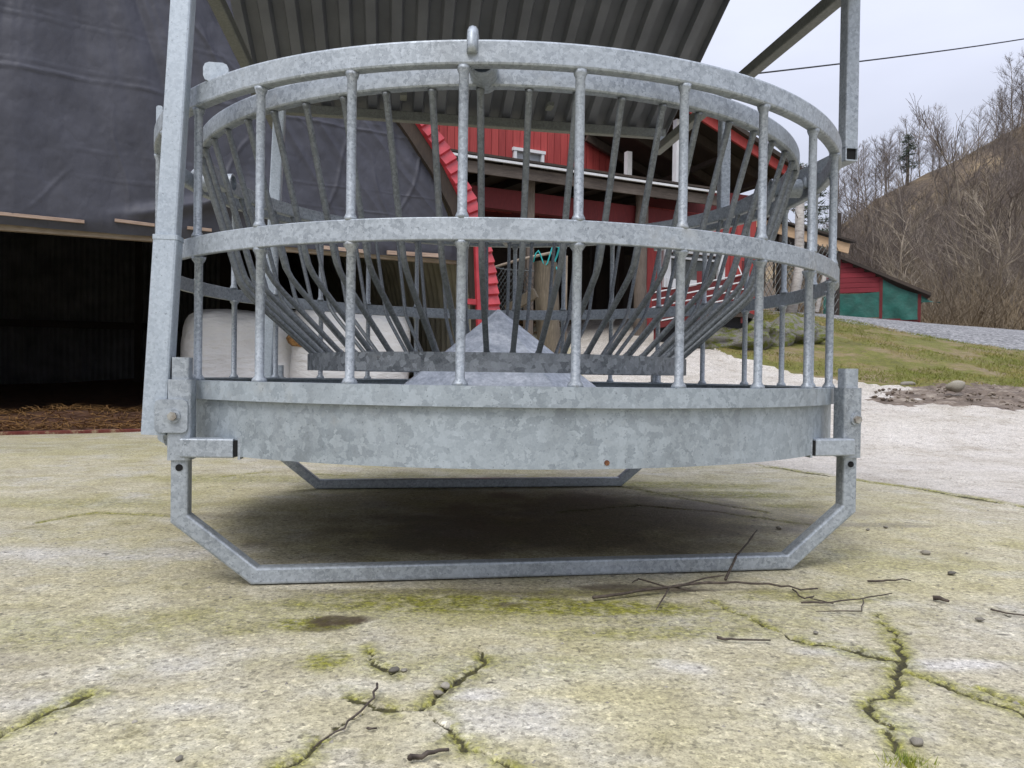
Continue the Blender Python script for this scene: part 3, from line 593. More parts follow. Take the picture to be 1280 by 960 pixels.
ii2 = (np.arange(nz_-1)[:, None]*nt_+np.arange(nt_-1)[None]).ravel()
npmesh('tarpaulin', VV, np.stack([ii2, ii2+1, ii2+1+nt_, ii2+nt_], -1), 'tarp', sh, True)
def batten(p0, p1, w=.024):
    a, b = sloc(*p0), sloc(*p1); MB().beam((a[0], -.125, a[1]), (b[0], -.125, b[1]), .02, w, .002).build('batten', 'batten', sh)
batten((-30, 268), (106, 281)); batten((143, 279), (192, 285)); batten((232, 288), (262, 291)); batten((478, 318), (546, 322), .035); batten((400, 312), (452, 317), .03)
# red ribbed flashing along the arch edge
def flash():
    mb = MB(); rows = []; n = 330; s0_ = .60
    for j in range(n+1):
        s = s0_+(.985-s0_)*j/n; t, z = arch_pt(s); t2, z2 = arch_pt(min(s+.012, 1)); t1, z1 = arch_pt(s-.012); d = Vector((t2-t1, 0, z2-z1)).normalized(); q = Vector((-d.z, 0, d.x))
        if q.x < 0: q = -q
        rel = .034*((j/6.) % 1)
        for k, (o_, y) in enumerate(((-.03, -.16), (-.02, -.19), (.045, -.19), (.11, -.19), (.12, -.15))):
            p = Vector((t, 0, z))+q*o_; rows.append((p.x, y-(rel if 0 < k < 4 else 0), p.z))
    mb.add(rows, [(j*5+k, j*5+k+1, j*5+6+k, j*5+5+k) for j in range(n) for k in range(4)]); return mb
mb = MB(); rows = []; n = 120
for j in range(n+1):
    s = .60+.385*j/n; t, z = arch_pt(s); t2, z2 = arch_pt(min(s+.012, 1)); t1, z1 = arch_pt(s-.012); d = Vector((t2-t1, 0, z2-z1)).normalized(); q = Vector((-d.z, 0, d.x))
    if q.x < 0: q = -q
    for o_, y in ((-.15, -.10), (-.15, -.155), (-.028, -.155), (-.028, -.10)): p = Vector((t, 0, z))+q*o_; rows.append((p.x, y, p.z))
mb.add(rows, [(j*4+k, j*4+k+1, j*4+5+k, j*4+4+k) for j in range(n) for k in range(3)]).build('barge_strip', 'darkwood', sh)
flash().build('ribbed_flashing', 'flash', sh)
p0, p1 = sloc(596, 300, -.22), sloc(603, 400, -.22); MB().beam((p0[0], -.22, p0[1]), (p1[0], -.22, p1[1]-.6), .04, .05, 0).build('corner_angle', 'flash', sh)
p0 = sloc(588, 377, -.22); MB().box((p0[0], -.20, p0[1]), (.14, .06, .05)).build('angle_bracket', 'flash', sh)
MB().beam((-4, -.12, .004), (2.2, -.12, .012), .05, .025, .004).build('threshold', 'rustyred', sh)
# hay on the floor
rng = np.random.RandomState(5)
def strands(n, pos, L0, L1, w, flat=.35):
    p = pos; a = rng.rand(n)*2*np.pi; el = (rng.rand(n)-.3)*flat; l = L0+(L1-L0)*rng.rand(n)
    d = np.stack([np.cos(a)*np.cos(el), np.sin(a)*np.cos(el), np.sin(el)], -1)*l[:, None]; x = np.stack([-np.sin(a), np.cos(a), rng.rand(n)-.5], -1)*w
    mid = p+d*.5+np.stack([rng.randn(n)*.01, rng.randn(n)*.01, rng.rand(n)*.02], -1)
    V = np.stack([p-x, p+x, mid+x, mid-x, p+d], 1).reshape(-1, 3); b = np.arange(n)*5
    Q = np.concatenate([np.stack([b, b+1, b+2], -1), np.stack([b, b+2, b+3], -1), np.stack([b+3, b+2, b+4], -1)]); return V, Q
n = 9000; t = rng.rand(n)*5.2-2.2; w_ = .0+rng.rand(n)**1.5*1.8-.02
mound = .05*fbm(t*1.6, w_*1.6, 3)+.10*np.exp(-((t-.35)/.6)**2-((w_-.45)/.35)**2)+.16*np.exp(-((t-1.6)/.6)**2-((w_-.9)/.5)**2)
pos = np.stack([t, w_, mound*sstep(-.1, .4, w_)+.015+rng.rand(n)*.015], -1); V, Q = strands(n, pos, .06, .22, .0030)
o = npmesh('hay_litter', V, Q, 'hay', None); o.location = SA; o.rotation_euler[2] = SANG; tag(o, 'loose brown hay strewn over the floor of the tarpaulin-fronted shed', 'hay', kind='stuff')
tg = np.linspace(-3.9, 4.0, 120); wg = np.linspace(-.09, 8.6, 100); TG, WG = np.meshgrid(tg, wg)
wxs = SA.x+sw.x*TG+sn.x*WG; wys = SA.y+sw.y*TG+sn.y*WG
mnd = .05*fbm(TG*1.6, WG*1.6, 3)+.10*np.exp(-((TG-.35)/.6)**2-((WG-.45)/.35)**2)+.16*np.exp(-((TG-1.6)/.6)**2-((WG-.9)/.5)**2)
ZG = zt(wxs, wys)+.012+mnd*sstep(-.1, .4, WG)
m = MT('shed_floor_dirt', .95); n_ = m.noise(9, 6, .7); m.col(m.ramp(n_, [(.3, C(62, 42, 32)), (.6, C(104, 74, 54)), (.75, C(132, 104, 74))])).bump(n_, .8, .03); M['floor'] = m.m
jj = (np.arange(99)[:, None]*120+np.arange(119)[None]).ravel()
o = npmesh('shed_floor', np.stack([TG, WG, ZG], -1).reshape(-1, 3), np.stack([jj, jj+1, jj+121, jj+120], -1), 'floor', None, True); o.location = SA; o.rotation_euler[2] = SANG; tag(o, 'dirt floor inside the arched shed', kind='structure')
# wrapped bales
def bale(c, dx, dy, dz, rz, label, seed, hole=None):
    nu, nv = 64, 40; V = []; ex = .42
    sp = lambda v: math.copysign(abs(v)**ex, v)
    for i in range(nv+1):
        a = -math.pi/2+math.pi*i/nv
        for j in range(nu):
            b = 2*math.pi*j/nu; x = sp(math.cos(a))*sp(math.cos(b)); y = sp(math.cos(a))*sp(math.sin(b)); z = sp(math.sin(a))
            k = 1+.035*(float(fbm(x*3+seed+z, y*3+z*2, 4))-.5)*2+.018*abs(float(fbm(x*2+y*2+seed, z*7+x, 3))-.5)*2; V.append((x*dx/2*k, y*dy/2*k, dz/2+z*dz/2*k))
    Q = [(i*nu+j, i*nu+(j+1) % nu, (i+1)*nu+(j+1) % nu, (i+1)*nu+j) for i in range(nv) for j in range(nu)]
    e = empty('wrapped_bale', c, rz); tag(e, label, 'hay bale', 'wrapped bales in the shed')
    o = npmesh('wrap', V, Q, 'wrap', e, True)
    return e
def place(px, Y): p = atY(px, 470, Y); return Vector((p.x, p.y, gz(p.x, p.y)+.01))
c = place(297, 7.15); b1 = bale(c, .98, 1.0, .97, R(24), 'rounded white-wrapped bale with loose plastic at its side, inside the shed', 1)
c = place(432, 7.35); b2 = bale(c, 1.12, 1.0, .93, R(26), 'white-wrapped bale with a torn corner showing brown hay', 7)
hp = atY(383, 423, 6.80); q = b2.rotation_euler.to_matrix().inverted() @ (hp-b2.location)
mb = MB(); pts = [(q.x+.15*math.cos(a)*(1+.3*random.random()), q.y-.03, q.z+.085*math.sin(a)*(1+.3*random.random())) for a in [k*math.pi/7 for k in range(14)]]
mb.add([(q.x, q.y-.05, q.z)]+pts+[(x*1., y+.10, z) for x, y, z in pts], [(0, 1+(k+1) % 14, 1+k) for k in range(14)]+[(1+k, 1+(k+1) % 14, 15+(k+1) % 14, 15+k) for k in range(14)])
mb.build('torn_hay', 'hay', b2)

# ================================================================== FENCE CORNER beside the shed
fpB = atY(688, 459, 8.3); fpB.z = gz(fpB.x, fpB.y)-.05; fpT = atY(681, 328, 8.3)
fp = empty('fence_post', fpB); tag(fp, 'thick mossy timber fence post tied with turquoise twine', 'fence post')
tp = fpT-fpB; mb = MB(); rr = random.Random(4); rings = []
for i in range(9):
    s = i/8; rings.append([tp*s+Vector((math.cos(a)*.125*(1+.10*math.sin(3*a+s)+.05*rr.random()), math.sin(a)*.125*(1+.08*rr.random()), 0)) for a in [2*math.pi*k/16 for k in range(16)]])
mb.loft(rings); mb.build('log', 'mosslog', fp, auto=60)
MB().tube([tp+Vector((-.13+.26*k/10, -.14-.02*math.sin(k), -.02+.10*math.sin(k*.9)+.012*k)) for k in range(11)], .008, 6).build('twine', 'twine', fp, True)
MB().tube([tp+Vector((.13, -.05, .20))+Vector((0.02*math.sin(k*1.4), -.05*math.cos(k), -.06*k)) for k in range(7)], .010, 6).build('twine', 'twine', fp, True)
pl_ = MB(); a, b = atY(634, 388, 8.2), atY(670, 366, 8.05); o = pl_.beam(a, b, .05, .11, .004).build('rail_board', 'mosslog'); tag(o, 'short split rail propped slanting against the mossy post', 'rail')
a, b = atY(612, 336, 8.2), atY(690, 316, 8.2); o = MB().tube([a, a.lerp(b, .5)+Vector((0, 0, .015)), b], .016, 7).build('pole', 'oldwood', None, True); tag(o, 'thin wooden pole lying across the top of the mossy post', 'pole')
a, b = atY(600, 331, 8.2), atY(668, 339, 8.15); o = MB().tube([a, a.lerp(b, .5)+Vector((0, 0, -.02)), b], .006, 6).build('wire', 'wire'); tag(o, 'slack pale wire strung between shed corner and mossy post', 'wire')
o = MB().beam(atY(708, 320, 8.6)+Vector((0, 0, 0)), atY(706, 440, 8.6), .03, .05, 0, up=(0, 1, 0)).build('stake', 'oldwood'); tag(o, 'thin weathered stake standing behind the mossy post', 'stake')
mb = MB(); a0 = atY(618, 400, 8.35); a1 = atY(668, 335, 8.35); wd, hh = a1.x-a0.x, a1.z-a0.z; rr = random.Random(8)
for k in range(-12, 22):
    for sg in (1, -1):
        x0 = k*wd/10; pts = []
        for s in range(7):
            z = hh*s/6; x = x0+sg*z*.6
            if 0 <= x <= wd: pts.append(Vector((a0.x+x+.008*rr.random(), a0.y+.02*rr.random(), a0.z+z)))
        if len(pts) > 1: mb.tube(pts, .0045, 3, caps=False)
o = mb.build('wire_netting', 'wire'); tag(o, 'crumpled wire netting hanging beside the red flashing', 'netting')

# ================================================================== RED BARN
BA = Vector((.2, 9.5, 0)); BANG = R(24); be, bn_ = Vector((math.cos(BANG), math.sin(BANG), 0)), Vector((-math.sin(BANG), math.cos(BANG), 0))
barn = empty('red_barn', BA, BANG); tag(barn, 'red board barn with an open lean-to, upper wall and dark open loft', 'barn')
def bl(px, py, w=0.0): p = onplane(px, py, BA+bn_*w, bn_)-BA; return p.dot(be), p.z
def btz(px, py, w=0.0): t, z = bl(px, py, w); return Vector((t, w, z))
G0 = gz(*(BA+be*1.5).xy)
ze0, ze1 = bl(560, 191), bl(905, 241)
zE = lambda t: ze0[1]+(ze1[1]-ze0[1])*(t-ze0[0])/(ze1[0]-ze0[0])
tL, tR = -3.2, bl(900, 241)[0]
def ebeam(name, mat, w, dz, th, h, t0=tL, t1=tR): return MB().beam((t0, w, zE(t0)+dz), (t1, w, zE(t1)+dz), th, h, .002).build(name, mat, barn)
ebeam('gutter_board', 'white', -.03, -.015, .03, .030); ebeam('fascia_board', 'greywood', .03, -.12, .03, .14); ebeam('tie_beam', 'red_dark', .35, -.40, .12, .26); 
# lean-to roof
MB().add([(tL, -.05, zE(tL)+.012), (tR, -.05, zE(tR)+.012), (tR, 2.55, zE(tR)+.22), (tL, 2.55, zE(tL)+.22), (tL, -.05, zE(tL)+.04), (tR, -.05, zE(tR)+.04), (tR, 2.55, zE(tR)+.26), (tL, 2.55, zE(tL)+.26)],
         [(0, 1, 2, 3), (7, 6, 5, 4), (0, 4, 5, 1), (1, 5, 6, 2), (2, 6, 7, 3), (3, 7, 4, 0)]).build('lean_to_roof', 'darkwood', barn)
for k in range(12):
    t = tL+.3+k*(tR-tL-.5)/11; MB().beam((t, .08, zE(t)-.05), (t, 2.5, zE(t)+.15), .06, .10, 0).build('rafter', 'darkwood', barn)
# upper red wall of vertical boards
tw0, tw1 = bl(470, 190, 2.6)[0], bl(764, 200, 2.6)[0]
bw = .125; me_b = MB().box((0, 0, 0), (bw-.008, .022, 1)).mesh('board'); me_b.materials.append(M['red'])
me_c = MB().box((0, 0, 0), (.045, .02, 1)).mesh('cover_strip'); me_c.materials.append(M['red'])
rr = random.Random(2); t = tw0; win0, win1 = btz(643, 187, 2.6), btz(677, 203, 2.6)
wz0, wz1 = win1.z-.12, win0.z
MB().box(((tw0+tw1)/2, 2.66, 4.6), (tw1-tw0, .03, 3.4)).build('wall_sheathing', 'red_dark', barn)
while t < tw1-bw/2:
    segs = [(3.1, 6.2)] if not (win0.x-.02 < t+bw/2 < win1.x+.02) else [(wz1, 6.2)]
    for z0, z1 in segs:
        o = link('board', me_b, barn, (t+bw/2, 2.6+rr.random()*.010, (z0+z1)/2)); o.scale = (1, 1, z1-z0)
    t += bw
wf = MB(); cxw, czw, ww, wh = (win0.x+win1.x)/2, (wz0+wz1)/2, win1.x-win0.x, wz1-wz0
wo_ = MB().box((cxw, 2.62, czw), (ww-.02, .02, wh)).build('window', 'glass_refl', barn)
for a_, d_ in (((win0.x, 2.575, czw), (.05, .06, wh)), ((win1.x, 2.575, czw), (.05, .06, wh)), ((cxw, 2.57, wz1), (ww+.09, .07, .05))): MB().box(a_, d_).build('window_frame', 'white', wo_)
# big roof over the loft: edge board descends to the right
r0, r1 = btz(872, 140, .2), btz(985, 214, .2); dr = (r1-r0).normalized(); rT = r0-dr*((r0.x-tw1+.6)/dr.x); rE = r1+dr*.25
MB().beam(rT, rE, .04, .17, .003, up=(0, 0, 1)).build('barge_board', 'red', barn)
mb = MB(); up = Vector((0, 0, .07)); back = Vector((0, 7.5, 0)); q = [rT+Vector((0, -.1, .06)), rE+Vector((0, -.1, .06)), rE+Vector((0, 7.5, .06)), rT+Vector((0, 7.5, .06))]
mb.add(q+[p+up for p in q], [(0, 3, 2, 1), (4, 5, 6, 7), (0, 1, 5, 4), (1, 2, 6, 5), (2, 3, 7, 6), (3, 0, 4, 7)]).build('loft_roof', 'darkwood', barn)
qL = rT+Vector((-2.2*dr.x, 0, -2.2*dr.z)); mb = MB(); q = [qL+Vector((0, 2.75, .06)), rT+Vector((0, 2.75, .06)), rT+Vector((0, 7.5, .06)), qL+Vector((0, 7.5, .06))]
mb.add(q+[p+up for p in q], [(0, 3, 2, 1), (4, 5, 6, 7), (0, 1, 5, 4), (1, 2, 6, 5), (2, 3, 7, 6), (3, 0, 4, 7)]).build('rear_roof', 'darkwood', barn)
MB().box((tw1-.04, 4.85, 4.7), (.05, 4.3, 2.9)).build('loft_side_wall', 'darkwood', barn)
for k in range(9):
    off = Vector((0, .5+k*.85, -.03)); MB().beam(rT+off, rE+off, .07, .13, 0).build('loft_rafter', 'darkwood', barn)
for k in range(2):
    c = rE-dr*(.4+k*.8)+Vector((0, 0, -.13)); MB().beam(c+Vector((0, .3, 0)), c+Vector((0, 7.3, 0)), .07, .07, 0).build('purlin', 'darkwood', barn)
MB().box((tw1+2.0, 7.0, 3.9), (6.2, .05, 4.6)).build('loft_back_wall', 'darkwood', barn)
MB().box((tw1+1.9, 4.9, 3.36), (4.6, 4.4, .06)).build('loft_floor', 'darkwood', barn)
def wpost(px, y0, y1, w, wd, mat='white', name='loft_post'):
    a, b = btz(px, y0, w), btz(px, y1, w); b.z = min(b.z, a.z+6); MB().box((a.x, w, (a.z+b.z)/2), (wd, .09, abs(b.z-a.z))).build(name, mat, barn)
wpost(846, 236, 150, .45, .10); wpost(785, 222, 190, 1.6, .09); 
# lower level: posts, closed red bay with window, back wall
zg = lambda t, w: gz(*(BA+be*t+bn_*w).xy)
tp_ = bl(801, 300, .2)[0]
mb = MB(); rr = random.Random(12); hp_ = zE(tp_)-.55
mb.tube([(tp_+.02*rr.random(), .2, zg(tp_, .2)-.1+(hp_+.6-zg(tp_, .2))*k/8) for k in range(9)], [.085*(1+.18*rr.random()) for k in range(9)], 12).build('lean_to_post', 'greypost', barn, auto=60)
wpost(663, 212, 470, .3, .10, 'greypost', 'lean_to_post')
tq0, tq1 = bl(809, 300, .5)[0], bl(942, 300, .5)[0]
fw0, fw1 = btz(834, 317, .5), btz(897, 352, .5); z0w, z1w = fw1.z-.02, fw0.z+.02
t = tq0; me_b2 = MB().box((0, 0, 0), (bw-.006, .022, 1)).mesh('board'); me_b2.materials.append(M['red'])
MB().box(((tq0+tq1)/2, .56, 2.0), (tq1-tq0, .03, 2.6)).build('bay_sheathing', 'red_dark', barn)
while t < tq1-bw/2:
    tc_ = t+bw/2; zb = zg(tc_, .5)-.1; ztop = zE(tc_)-.2
    segs = [(zb, ztop)] if not (fw0.x < tc_ < fw1.x) else [(zb, z0w), (z1w, ztop)]
    for z0, z1 in segs:
        o = link('board', me_b2, barn, (tc_, .5+rr.random()*.012, (z0+z1)/2)); o.scale = (1, 1, z1-z0)
    t += bw
cxw, czw = (fw0.x+fw1.x)/2, (z0w+z1w)/2; ww, wh = fw1.x-fw0.x, z1w-z0w
wo_ = MB().box((cxw, .52, czw), (ww, .02, wh)).build('window', 'glass', barn)
for a_, d_ in (((fw0.x-.03, .465, czw), (.12, .05, wh+.26)), ((fw1.x+.03, .465, czw), (.12, .05, wh+.26)), ((cxw, .462, z1w+.065), (ww-.05, .05, .13)), ((cxw, .455, z0w-.065), (ww+.1, .07, .13)), ((cxw, .47, czw+wh*.32), (ww, .03, .03))):
    MB().box(a_, d_).build('window_frame', 'white', wo_)
MB().box((-.2, 4.2, 2.0), (6.5, .06, 3.4)).build('lean_to_back_wall', 'darkwood', barn)
MB().box((tL, 2.0, 2.0), (.06, 4.4, 3.4)).build('lean_to_end_wall', 'darkwood', barn)
MB().box((tq1, 2.0, 1.9), (.05, 3.0, 2.6)).build('lean_to_end_wall', 'red', barn)
for k, (px, w) in enumerate(((640, 3.2), (742, 3.6), (776, 2.4), (720, 2.8))): wpost(px, 290, 440, w, .10, 'darkwood', 'stall_post')
for k, z in enumerate((1.5, 2.1, 2.55)): MB().beam((-2, 3.4-.2*k, z), (2.6, 3.5-.2*k, z+.05*k), .05, .13, 0).build('stall_rail', 'darkwood', barn)
n = 3000; t = rng.rand(n)*4.6-1.9; w_ = .6+rng.rand(n)*3; zz = np.array([zg(a, b) for a, b in zip(t[:200], w_[:200])]); zz = np.interp(w_, [0.6, 3.6], [zz.min(), zz.max()])
pos = np.stack([t, w_, zz+.05+.25*fbm(t*2, w_*2, 3)], -1); V, Q = strands(n, pos, .1, .3, .008)
o = npmesh('straw_litter', V, Q, 'hay', None); o.location = BA; o.rotation_euler[2] = BANG; tag(o, 'brown straw bedding under the open lean-to of the barn', 'straw', kind='stuff')

# red panel with white strips
pA, pB = atY(815, 412, 9.55), atY(934, 388, 9.0); pTA, pTB = atY(822, 366, 9.55), atY(934, 342, 9.0)
pn = empty('trailer', (pA.x, pA.y, 0)); tag(pn, 'low red slatted trailer side with thin slanting white strips below the white-framed window', 'trailer')
dxy = Vector((pB.x-pA.x, pB.y-pA.y, 0)); L_ = dxy.length; pn.rotation_euler[2] = math.atan2(dxy.y, dxy.x)
n = 5
for k in range(n):
    f0, f1 = k/n, (k+.78)/n; za0, za1, zb0, zb1 = [pA.z+(pTA.z-pA.z)*f for f in (f0, f1)]+[pB.z+(pTB.z-pB.z)*f for f in (f0, f1)]
    MB().beam((0, 0, (za0+za1)/2), (L_, 0, (zb0+zb1)/2), .03, (za1-za0)*.99, .003).build('slat', 'red_dark', pn)
    MB().beam((0, -.006, (za1+.018)), (L_, -.006, (zb1+.018)), .034, .015, .002).build('strip', 'white', pn)
for f in (.04, .5, .96): MB().box((L_*f, .05, (pA.z+pTA.z)/2+(pB.z-pA.z)*f), (.06, .06, .75)).build('stanchion', 'red_dark', pn)
for f, zz in ((.02, .28), (.45, .30), (.86, .62)):
    b_ = Vector((L_*f, -.035, pA.z+(pB.z-pA.z)*f+zz)); MB().tube([b_, b_+Vector((.06, 0, -.06)), b_+Vector((.10, 0, -.16)), b_+Vector((.0, 0, -.19))], .009, 6).build('latch', 'white', pn)
for f in (.2, .75):
    zc = pA.z+(pB.z-pA.z)*f-.16; mb = MB(); mb.tube([(L_*f, .15, zc), (L_*f, .36, zc)], .24, 20); mb.build('wheel', 'cable', pn, auto=40)
MB().box((L_/2, .6, (pA.z+pB.z)/2+.06), (L_, 1.2, .06)).build('bed', 'darkwood', pn)

# ================================================================== WOOD SHELTER, birch trunks, netting
WA = atY(930, 390, 14.5); WA.z = gz(WA.x, WA.y); WANG = R(12)
ws = empty('wood_shelter', WA, WANG); tag(ws, 'open shelter with a pale board eave and netting front beside the barn', 'shelter')
we, wn_ = Vector((math.cos(WANG), math.sin(WANG), 0)), Vector((-math.sin(WANG), math.cos(WANG), 0))
def wl(px, py, w=0.): p = onplane(px, py, WA+wn_*w, wn_)-WA; return Vector((p.dot(we), w, p.z))
a, b = wl(930, 274), wl(1061, 311); d = (b-a).normalized(); a = a-d*1.2
MB().beam(a, b, .04, .20, .003).build('eave_board', 'paleboard', ws)
MB().add([a+Vector((0, -.1, .11)), b+Vector((.1, -.1, .11)), b+Vector((.1, 3.6, .5)), a+Vector((0, 3.6, .5)), a+Vector((0, -.1, .15)), b+Vector((.1, -.1, .15)), b+Vector((.1, 3.6, .54)), a+Vector((0, 3.6, .54))],
         [(0, 3, 2, 1), (4, 5, 6, 7), (0, 1, 5, 4), (1, 2, 6, 5), (2, 3, 7, 6), (3, 0, 4, 7)]).build('shelter_roof', 'darkwood', ws)
xe = wl(1048, 330).x
MB().box(((a.x+xe)/2, 3.4, 1.2), (xe-a.x, .06, 2.9)).build('back_wall', 'darkwood', ws)
for px in (975, 1046): p = wl(px, 330, .05); MB().box((p.x, .05, .9), (.10, .10, 2.2)).build('post', 'darkwood', ws)
mb = MB(); x0, x1 = wl(940, 350).x, xe; zt_ = 1.35; k = x0-1.4
while k < x1:
    for sg in (1, -1):
        p0 = Vector((k, -.03, 0)); pts = []
        for s in range(15):
            x = k+sg*zt_*s/14*.6+(.8 if sg < 0 else 0); z = zt_*s/14
            if x0 < x < x1: pts.append((x, -.03, z))
        if len(pts) > 1: mb.tube([pts[0], pts[-1]], .006, 3, caps=False)
    k += .10
mb.build('netting', 'wire', ws)
for px in (955, 967): p = wl(px, 342, .8); MB().tube([(p.x, .8, p.z+.55), (p.x+.02, .8, p.z-.3)], .025, 6).build('hanging_tool', 'oldwood', ws)
for px, y0, y1, r0_, lab in ((1000, 392, 255, .085, 'cut-off white birch trunk standing before the pale-eaved shelter'), (1033, 390, 335, .04, 'thin pale pole leaning at the netting end of the shelter')):
    a_, b_ = atY(px-12, y0, 14.0), atY(px, y1, 14.0); c_ = atY(px-1, (y0*.6+y1*.4), 14.0)
    if r0_ > .05:
        e_ = empty('birch_tree', (a_.x, a_.y, a_.z)); tag(e_, lab, 'tree')
        MB().tube([Vector((0, 0, -.1)), c_-a_, b_-a_, (b_-a_)*1.12], [r0_*1.2, r0_, r0_*.95, r0_*.85], 10).build('trunk', 'birch', e_, True)
        rr = random.Random(5); mb = MB(); top = (b_-a_)
        for k in range(7):
            s = top*(.55+rr.random()*.5); dd_ = Vector((rr.uniform(-1, 1), rr.uniform(-1, 1), rr.uniform(.2, .6))).normalized(); mb.tube([s, s+dd_*.15, s+dd_*.3+Vector((0, 0, .03))], [.012, .008, .004], 4)
        mb.build('branch_stubs', 'crown', e_)
    else: tag(MB().tube([a_, b_], r0_, 8).build('leaning_pole', 'birch'), lab, 'pole')
# firewood
stx = atY(923, 382, 12.2); g0 = gz(stx.x, stx.y); rr = random.Random(6)
lm = []
for k in range(3):
    mb = MB(); n_ = 5+k; mb.loft([[(.085*(1+.25*rr.random())*math.cos(2*math.pi*j/n_+k), yy, .085*(1+.25*rr.random())*math.sin(2*math.pi*j/n_+k)) for j in range(n_)] for yy in (-.18, .18)]); me = mb.mesh('log'); me.materials.append(M['log']); lm.append(me)
pile = empty('firewood_stack', (stx.x, stx.y, stx.z-.02)); tag(pile, 'stack of split firewood logs between the barn and the shelter', 'firewood')
for r_ in range(8):
    for c_ in range(3):
        o = link('log', lm[rr.randrange(3)], pile, (-.17+c_*.17+rr.uniform(-.02, .02), rr.uniform(-.05, .05), .08+r_*.135)); o.rotation_euler = (0, rr.random()*3, R(8)+rr.uniform(-.15, .15))
tag(MB().box((stx.x-.32, stx.y, stx.z+.6), (.07, .07, 1.4)).build('stack_post', 'paleboard'), 'pale post at the side of the firewood stack', 'post')

# ================================================================== RED SHED with green tarps
s0, s1 = atY(1028, 398, 19.3), atY(1157, 404, 18.4); sd = Vector((s1.x-s0.x, s1.y-s0.y, 0)); SLn = sd.length; sang = math.atan2(sd.y, sd.x)
rs = empty('red_shed', (s0.x, s0.y, gz(s0.x, s0.y)), sang); tag(rs, 'small red shed with green tarpaulin walls and a sloping roof by the road', 'shed')
ue, un = Vector((math.cos(sang), math.sin(sang), 0)), Vector((-math.sin(sang), math.cos(sang), 0)); RB0 = Vector((s0.x, s0.y, rs.location.z))
def rl(px, py, w=0.): p = onplane(px, py, RB0+un*w, un)-RB0; return Vector((p.dot(ue), w, p.z))
ra, rb = rl(1020, 312), rl(1163, 371); rz_ = lambda x: ra.z+(rb.z-ra.z)*(x-ra.x)/(rb.x-ra.x)
xm = rl(1101, 380).x; xe2 = rl(1149, 380).x; ztp = rl(1075, 366).z
nb_ = 7; zb0 = ztp
k = 0; zc = zb0
while True:
    hgt = .125; xr = xm
    if zc+hgt > rz_(0): break
    xmax = min(xm, (zc+hgt*.6-ra.z)/((rb.z-ra.z)/(rb.x-ra.x))+ra.x)
    if xmax > .2: o = MB().beam((0, -.02-.004*(k % 2), zc+hgt/2), (xmax, -.02-.004*(k % 2), zc+hgt/2), .03, hgt*.96, .003).build('clapboard', 'red_h', rs); o.rotation_euler[0] = R(0)
    zc += hgt*1.02; k += 1
MB().add([(x, yy, z) for yy in (.03, .07) for x, z in ((0, zb0), (xm, zb0), (xm, rz_(xm)-.03), (0, rz_(0)-.03))], [(0, 1, 2, 3), (7, 6, 5, 4), (0, 4, 5, 1), (1, 5, 6, 2), (2, 6, 7, 3), (3, 7, 4, 0)]).build('wall_sheathing', 'red_dark', rs)
def gt(x0, x1, z0, z1f, n=30):
    rows = []
    for i in range(n+1):
        for j in range(n+1):
            x = x0+(x1-x0)*i/n; z1 = z1f(x); s = j/n; sag = math.sin(math.pi*i/n)
            z = z0+(z1-z0)*s; y = -.03-.03*float(fbm(x*2.2+z*1.5, z*1.1+3, 3))-.05*float(vnoise(x*3.+s*2, 7))*(1-s); rows.append((x, y, z-.04*sag*s))
    return npmesh('green_tarpaulin', rows, [(i*(n+1)+j, (i+1)*(n+1)+j, (i+1)*(n+1)+j+1, i*(n+1)+j+1) for i in range(n) for j in range(n)], 'tarp_g', rs, True)
gt(.02, xm-.03, -.05, lambda x: ztp+.01); gt(xm+.03, xe2-.03, -.12, lambda x: rz_(x)-.06)
gt(xe2+.04, xe2+.45, .3, lambda x: rz_(x)-.06, 8)
for x in (xm, xe2): MB().box((x, -.02, rz_(x)/2-.1), (.07, .09, rz_(x)+.1)).build('corner_post', 'red_dark', rs)
MB().box(((xm+xe2)/2, -.03, -.12), (xe2-xm, .06, .07)).build('sill', 'red_dark', rs)
MB().add([p+Vector((0, yy, dz)) for yy in (-.2, 4.5) for dz in (.0, .08) for p in (ra, rb)], [(0, 1, 3, 2), (4, 6, 7, 5), (0, 4, 5, 1), (2, 3, 7, 6), (0, 2, 6, 4), (1, 5, 7, 3)]).build('roof', 'darkwood', rs)
zx = rz_(xe2)-.08; MB().box((xe2+.02, 2.2, zx/2-.15), (.05, 4.2, zx+.3)).build('end_wall', 'red', rs)
# ================================================================== cable
a, b = atY(820, 106, 13.5), atY(1500, 5, 30); o = MB().tube([a.lerp(b, k/20)-Vector((0, 0, .25*math.sin(math.pi*k/20))) for k in range(21)], .016, 6).build('power_cable', 'cable', None, True)
tag(o, 'thin dark overhead cable crossing the grey sky', 'cable')

